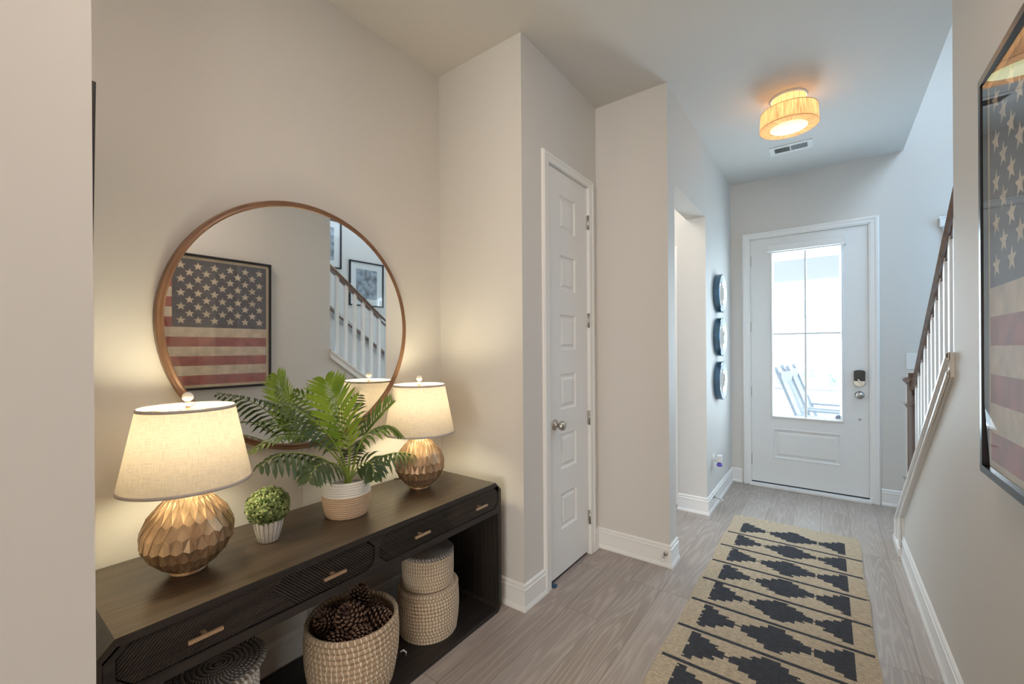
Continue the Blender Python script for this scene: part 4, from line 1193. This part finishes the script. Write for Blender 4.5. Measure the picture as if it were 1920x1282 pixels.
# ------------------------------------------------------------------ outside the front door
sbox('exterior_porch_floor', (-3.5, YF + .14, -.10), (3.5, 7.4, -.02), m_concrete)
sbox('exterior_lawn', (-40, 7.4, -.45), (40, 60, -.40), m_road)
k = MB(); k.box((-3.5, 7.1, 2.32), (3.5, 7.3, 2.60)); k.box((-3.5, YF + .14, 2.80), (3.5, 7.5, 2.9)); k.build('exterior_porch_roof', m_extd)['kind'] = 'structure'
t = thing('porch_column', 'white porch column seen through the door glass', 'column')
k = MB(); k.box((-.74, 7.1, -.02), (-.60, 7.24, 2.32)); k.build('shaft', m_ext, t)
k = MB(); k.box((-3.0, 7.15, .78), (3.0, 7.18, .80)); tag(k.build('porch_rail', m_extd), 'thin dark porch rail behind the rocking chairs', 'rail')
k = MB(); k.prism([(-2.3, 24), (1.6, 24), (4, 33), (-1.2, 33)], 'z', -.40, -.385); k.build('exterior_lawn_patch', m_lawn)['kind'] = 'structure'
t = thing('neighbour_house', 'pale house across the street seen through the door glass', 'house')
k = MB(); k.box((-3, 44, -.4), (8, 52, 4)); k.build('wall', m_ext, t)
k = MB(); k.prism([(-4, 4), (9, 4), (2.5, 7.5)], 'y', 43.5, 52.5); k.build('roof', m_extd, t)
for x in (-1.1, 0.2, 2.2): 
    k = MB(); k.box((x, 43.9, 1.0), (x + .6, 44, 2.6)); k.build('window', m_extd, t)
rn = random.Random(9)
for i, (x, y, r, lab) in enumerate(((.95, 24, .9, 'green garden bush at the edge of the door glass'), (-1.6, 24, .35, 'small garden shrub beyond the porch'), (-.9, 30, .35, 'small garden shrub in front of the neighbour house'))):
    k = MB()
    for q_ in range(260):
        z = rn.uniform(-.4, 1); a = rn.uniform(0, 2 * PI); s_ = math.sqrt(1 - z * z); c = Vector((x + r * s_ * math.cos(a), y + r * s_ * math.sin(a), -.4 + r * .4 + r * (z + .2)))
        u = Vector((rn.uniform(-1, 1), rn.uniform(-1, 1), rn.uniform(-1, 1))).normalized() * r * .14; w = u.cross(Vector((rn.uniform(-1, 1), rn.uniform(-1, 1), rn.uniform(-1, 1)))).normalized() * r * .09
        k.face([c - u, c - w, c + u, c + w])
    tag(k.build('garden_bush', m_leafx, fix=False), lab, 'bush')


def rocker(label, loc, rz):
    t = thing('rocking_chair', label, 'rocking chair', 'porch rocking chairs')
    B = lambda y, z: (y - (z - .42) * .0, z)
    k = MB(); k.box((-.25, -.02, .40), (.25, .46, .425)); k.build('seat', m_rocker, t)
    for s_ in (-1, 1):
        k = MB(); k.tube([(s_ * .26, -.01, .02 + .05), (s_ * .26, -.03, .42), (s_ * .25, -.30, 1.12)], .020, 10); k.sphere((s_ * .25, -.308, 1.145), .027, n=12, m=8); k.build('back_post', m_rocker, t)
        k = MB(); k.tube([(s_ * .27, .44, .05), (s_ * .27, .44, .62)], .018, 8); k.build('front_leg', m_rocker, t)
        k = MB(); k.box((s_ * .28 - .04, -.10, .62), (s_ * .28 + .04, .50, .645)); k.build('arm', m_rocker, t)
        k = MB(); pts = [(s_ * .27, -.45 + i * .115, .02 + .10 * ((i - 5) / 5) ** 2 * .9) for i in range(11)]; k.tube(pts, .016, 8); k.build('rocker_runner', m_rocker, t)
    k = MB(); k.box((-.25, -.275, 1.00), (.25, -.255, 1.11)); k.build('back_rail', m_rocker, t); k = MB(); k.box((-.25, -.10, .55), (.25, -.08, .59)); k.build('back_rail', m_rocker, t)
    k = MB()
    for i in range(9):
        x = -.2 + .05 * i; k.idx([(x - .012, -.085, .57), (x + .012, -.085, .57), (x + .012, -.265, 1.02), (x - .012, -.265, 1.02)], [(0, 1, 2, 3)]); k.idx([(x - .012, -.095, .57), (x + .012, -.095, .57), (x + .012, -.275, 1.02), (x - .012, -.275, 1.02)], [(0, 1, 2, 3)])
    k.build('back_slats', m_rocker, t, fix=False)
    t.location = loc; t.rotation_euler = (0, 0, rz); return t


r1 = rocker('white rocking chair nearer the front door on the porch', (-.13, 5.95, -.02), -PI / 2 - .16)
r2 = dup(r1, (-.12, 6.75, -.02), 'white rocking chair farther out on the porch')
r2.rotation_euler = (0, 0, -PI / 2 - .2)
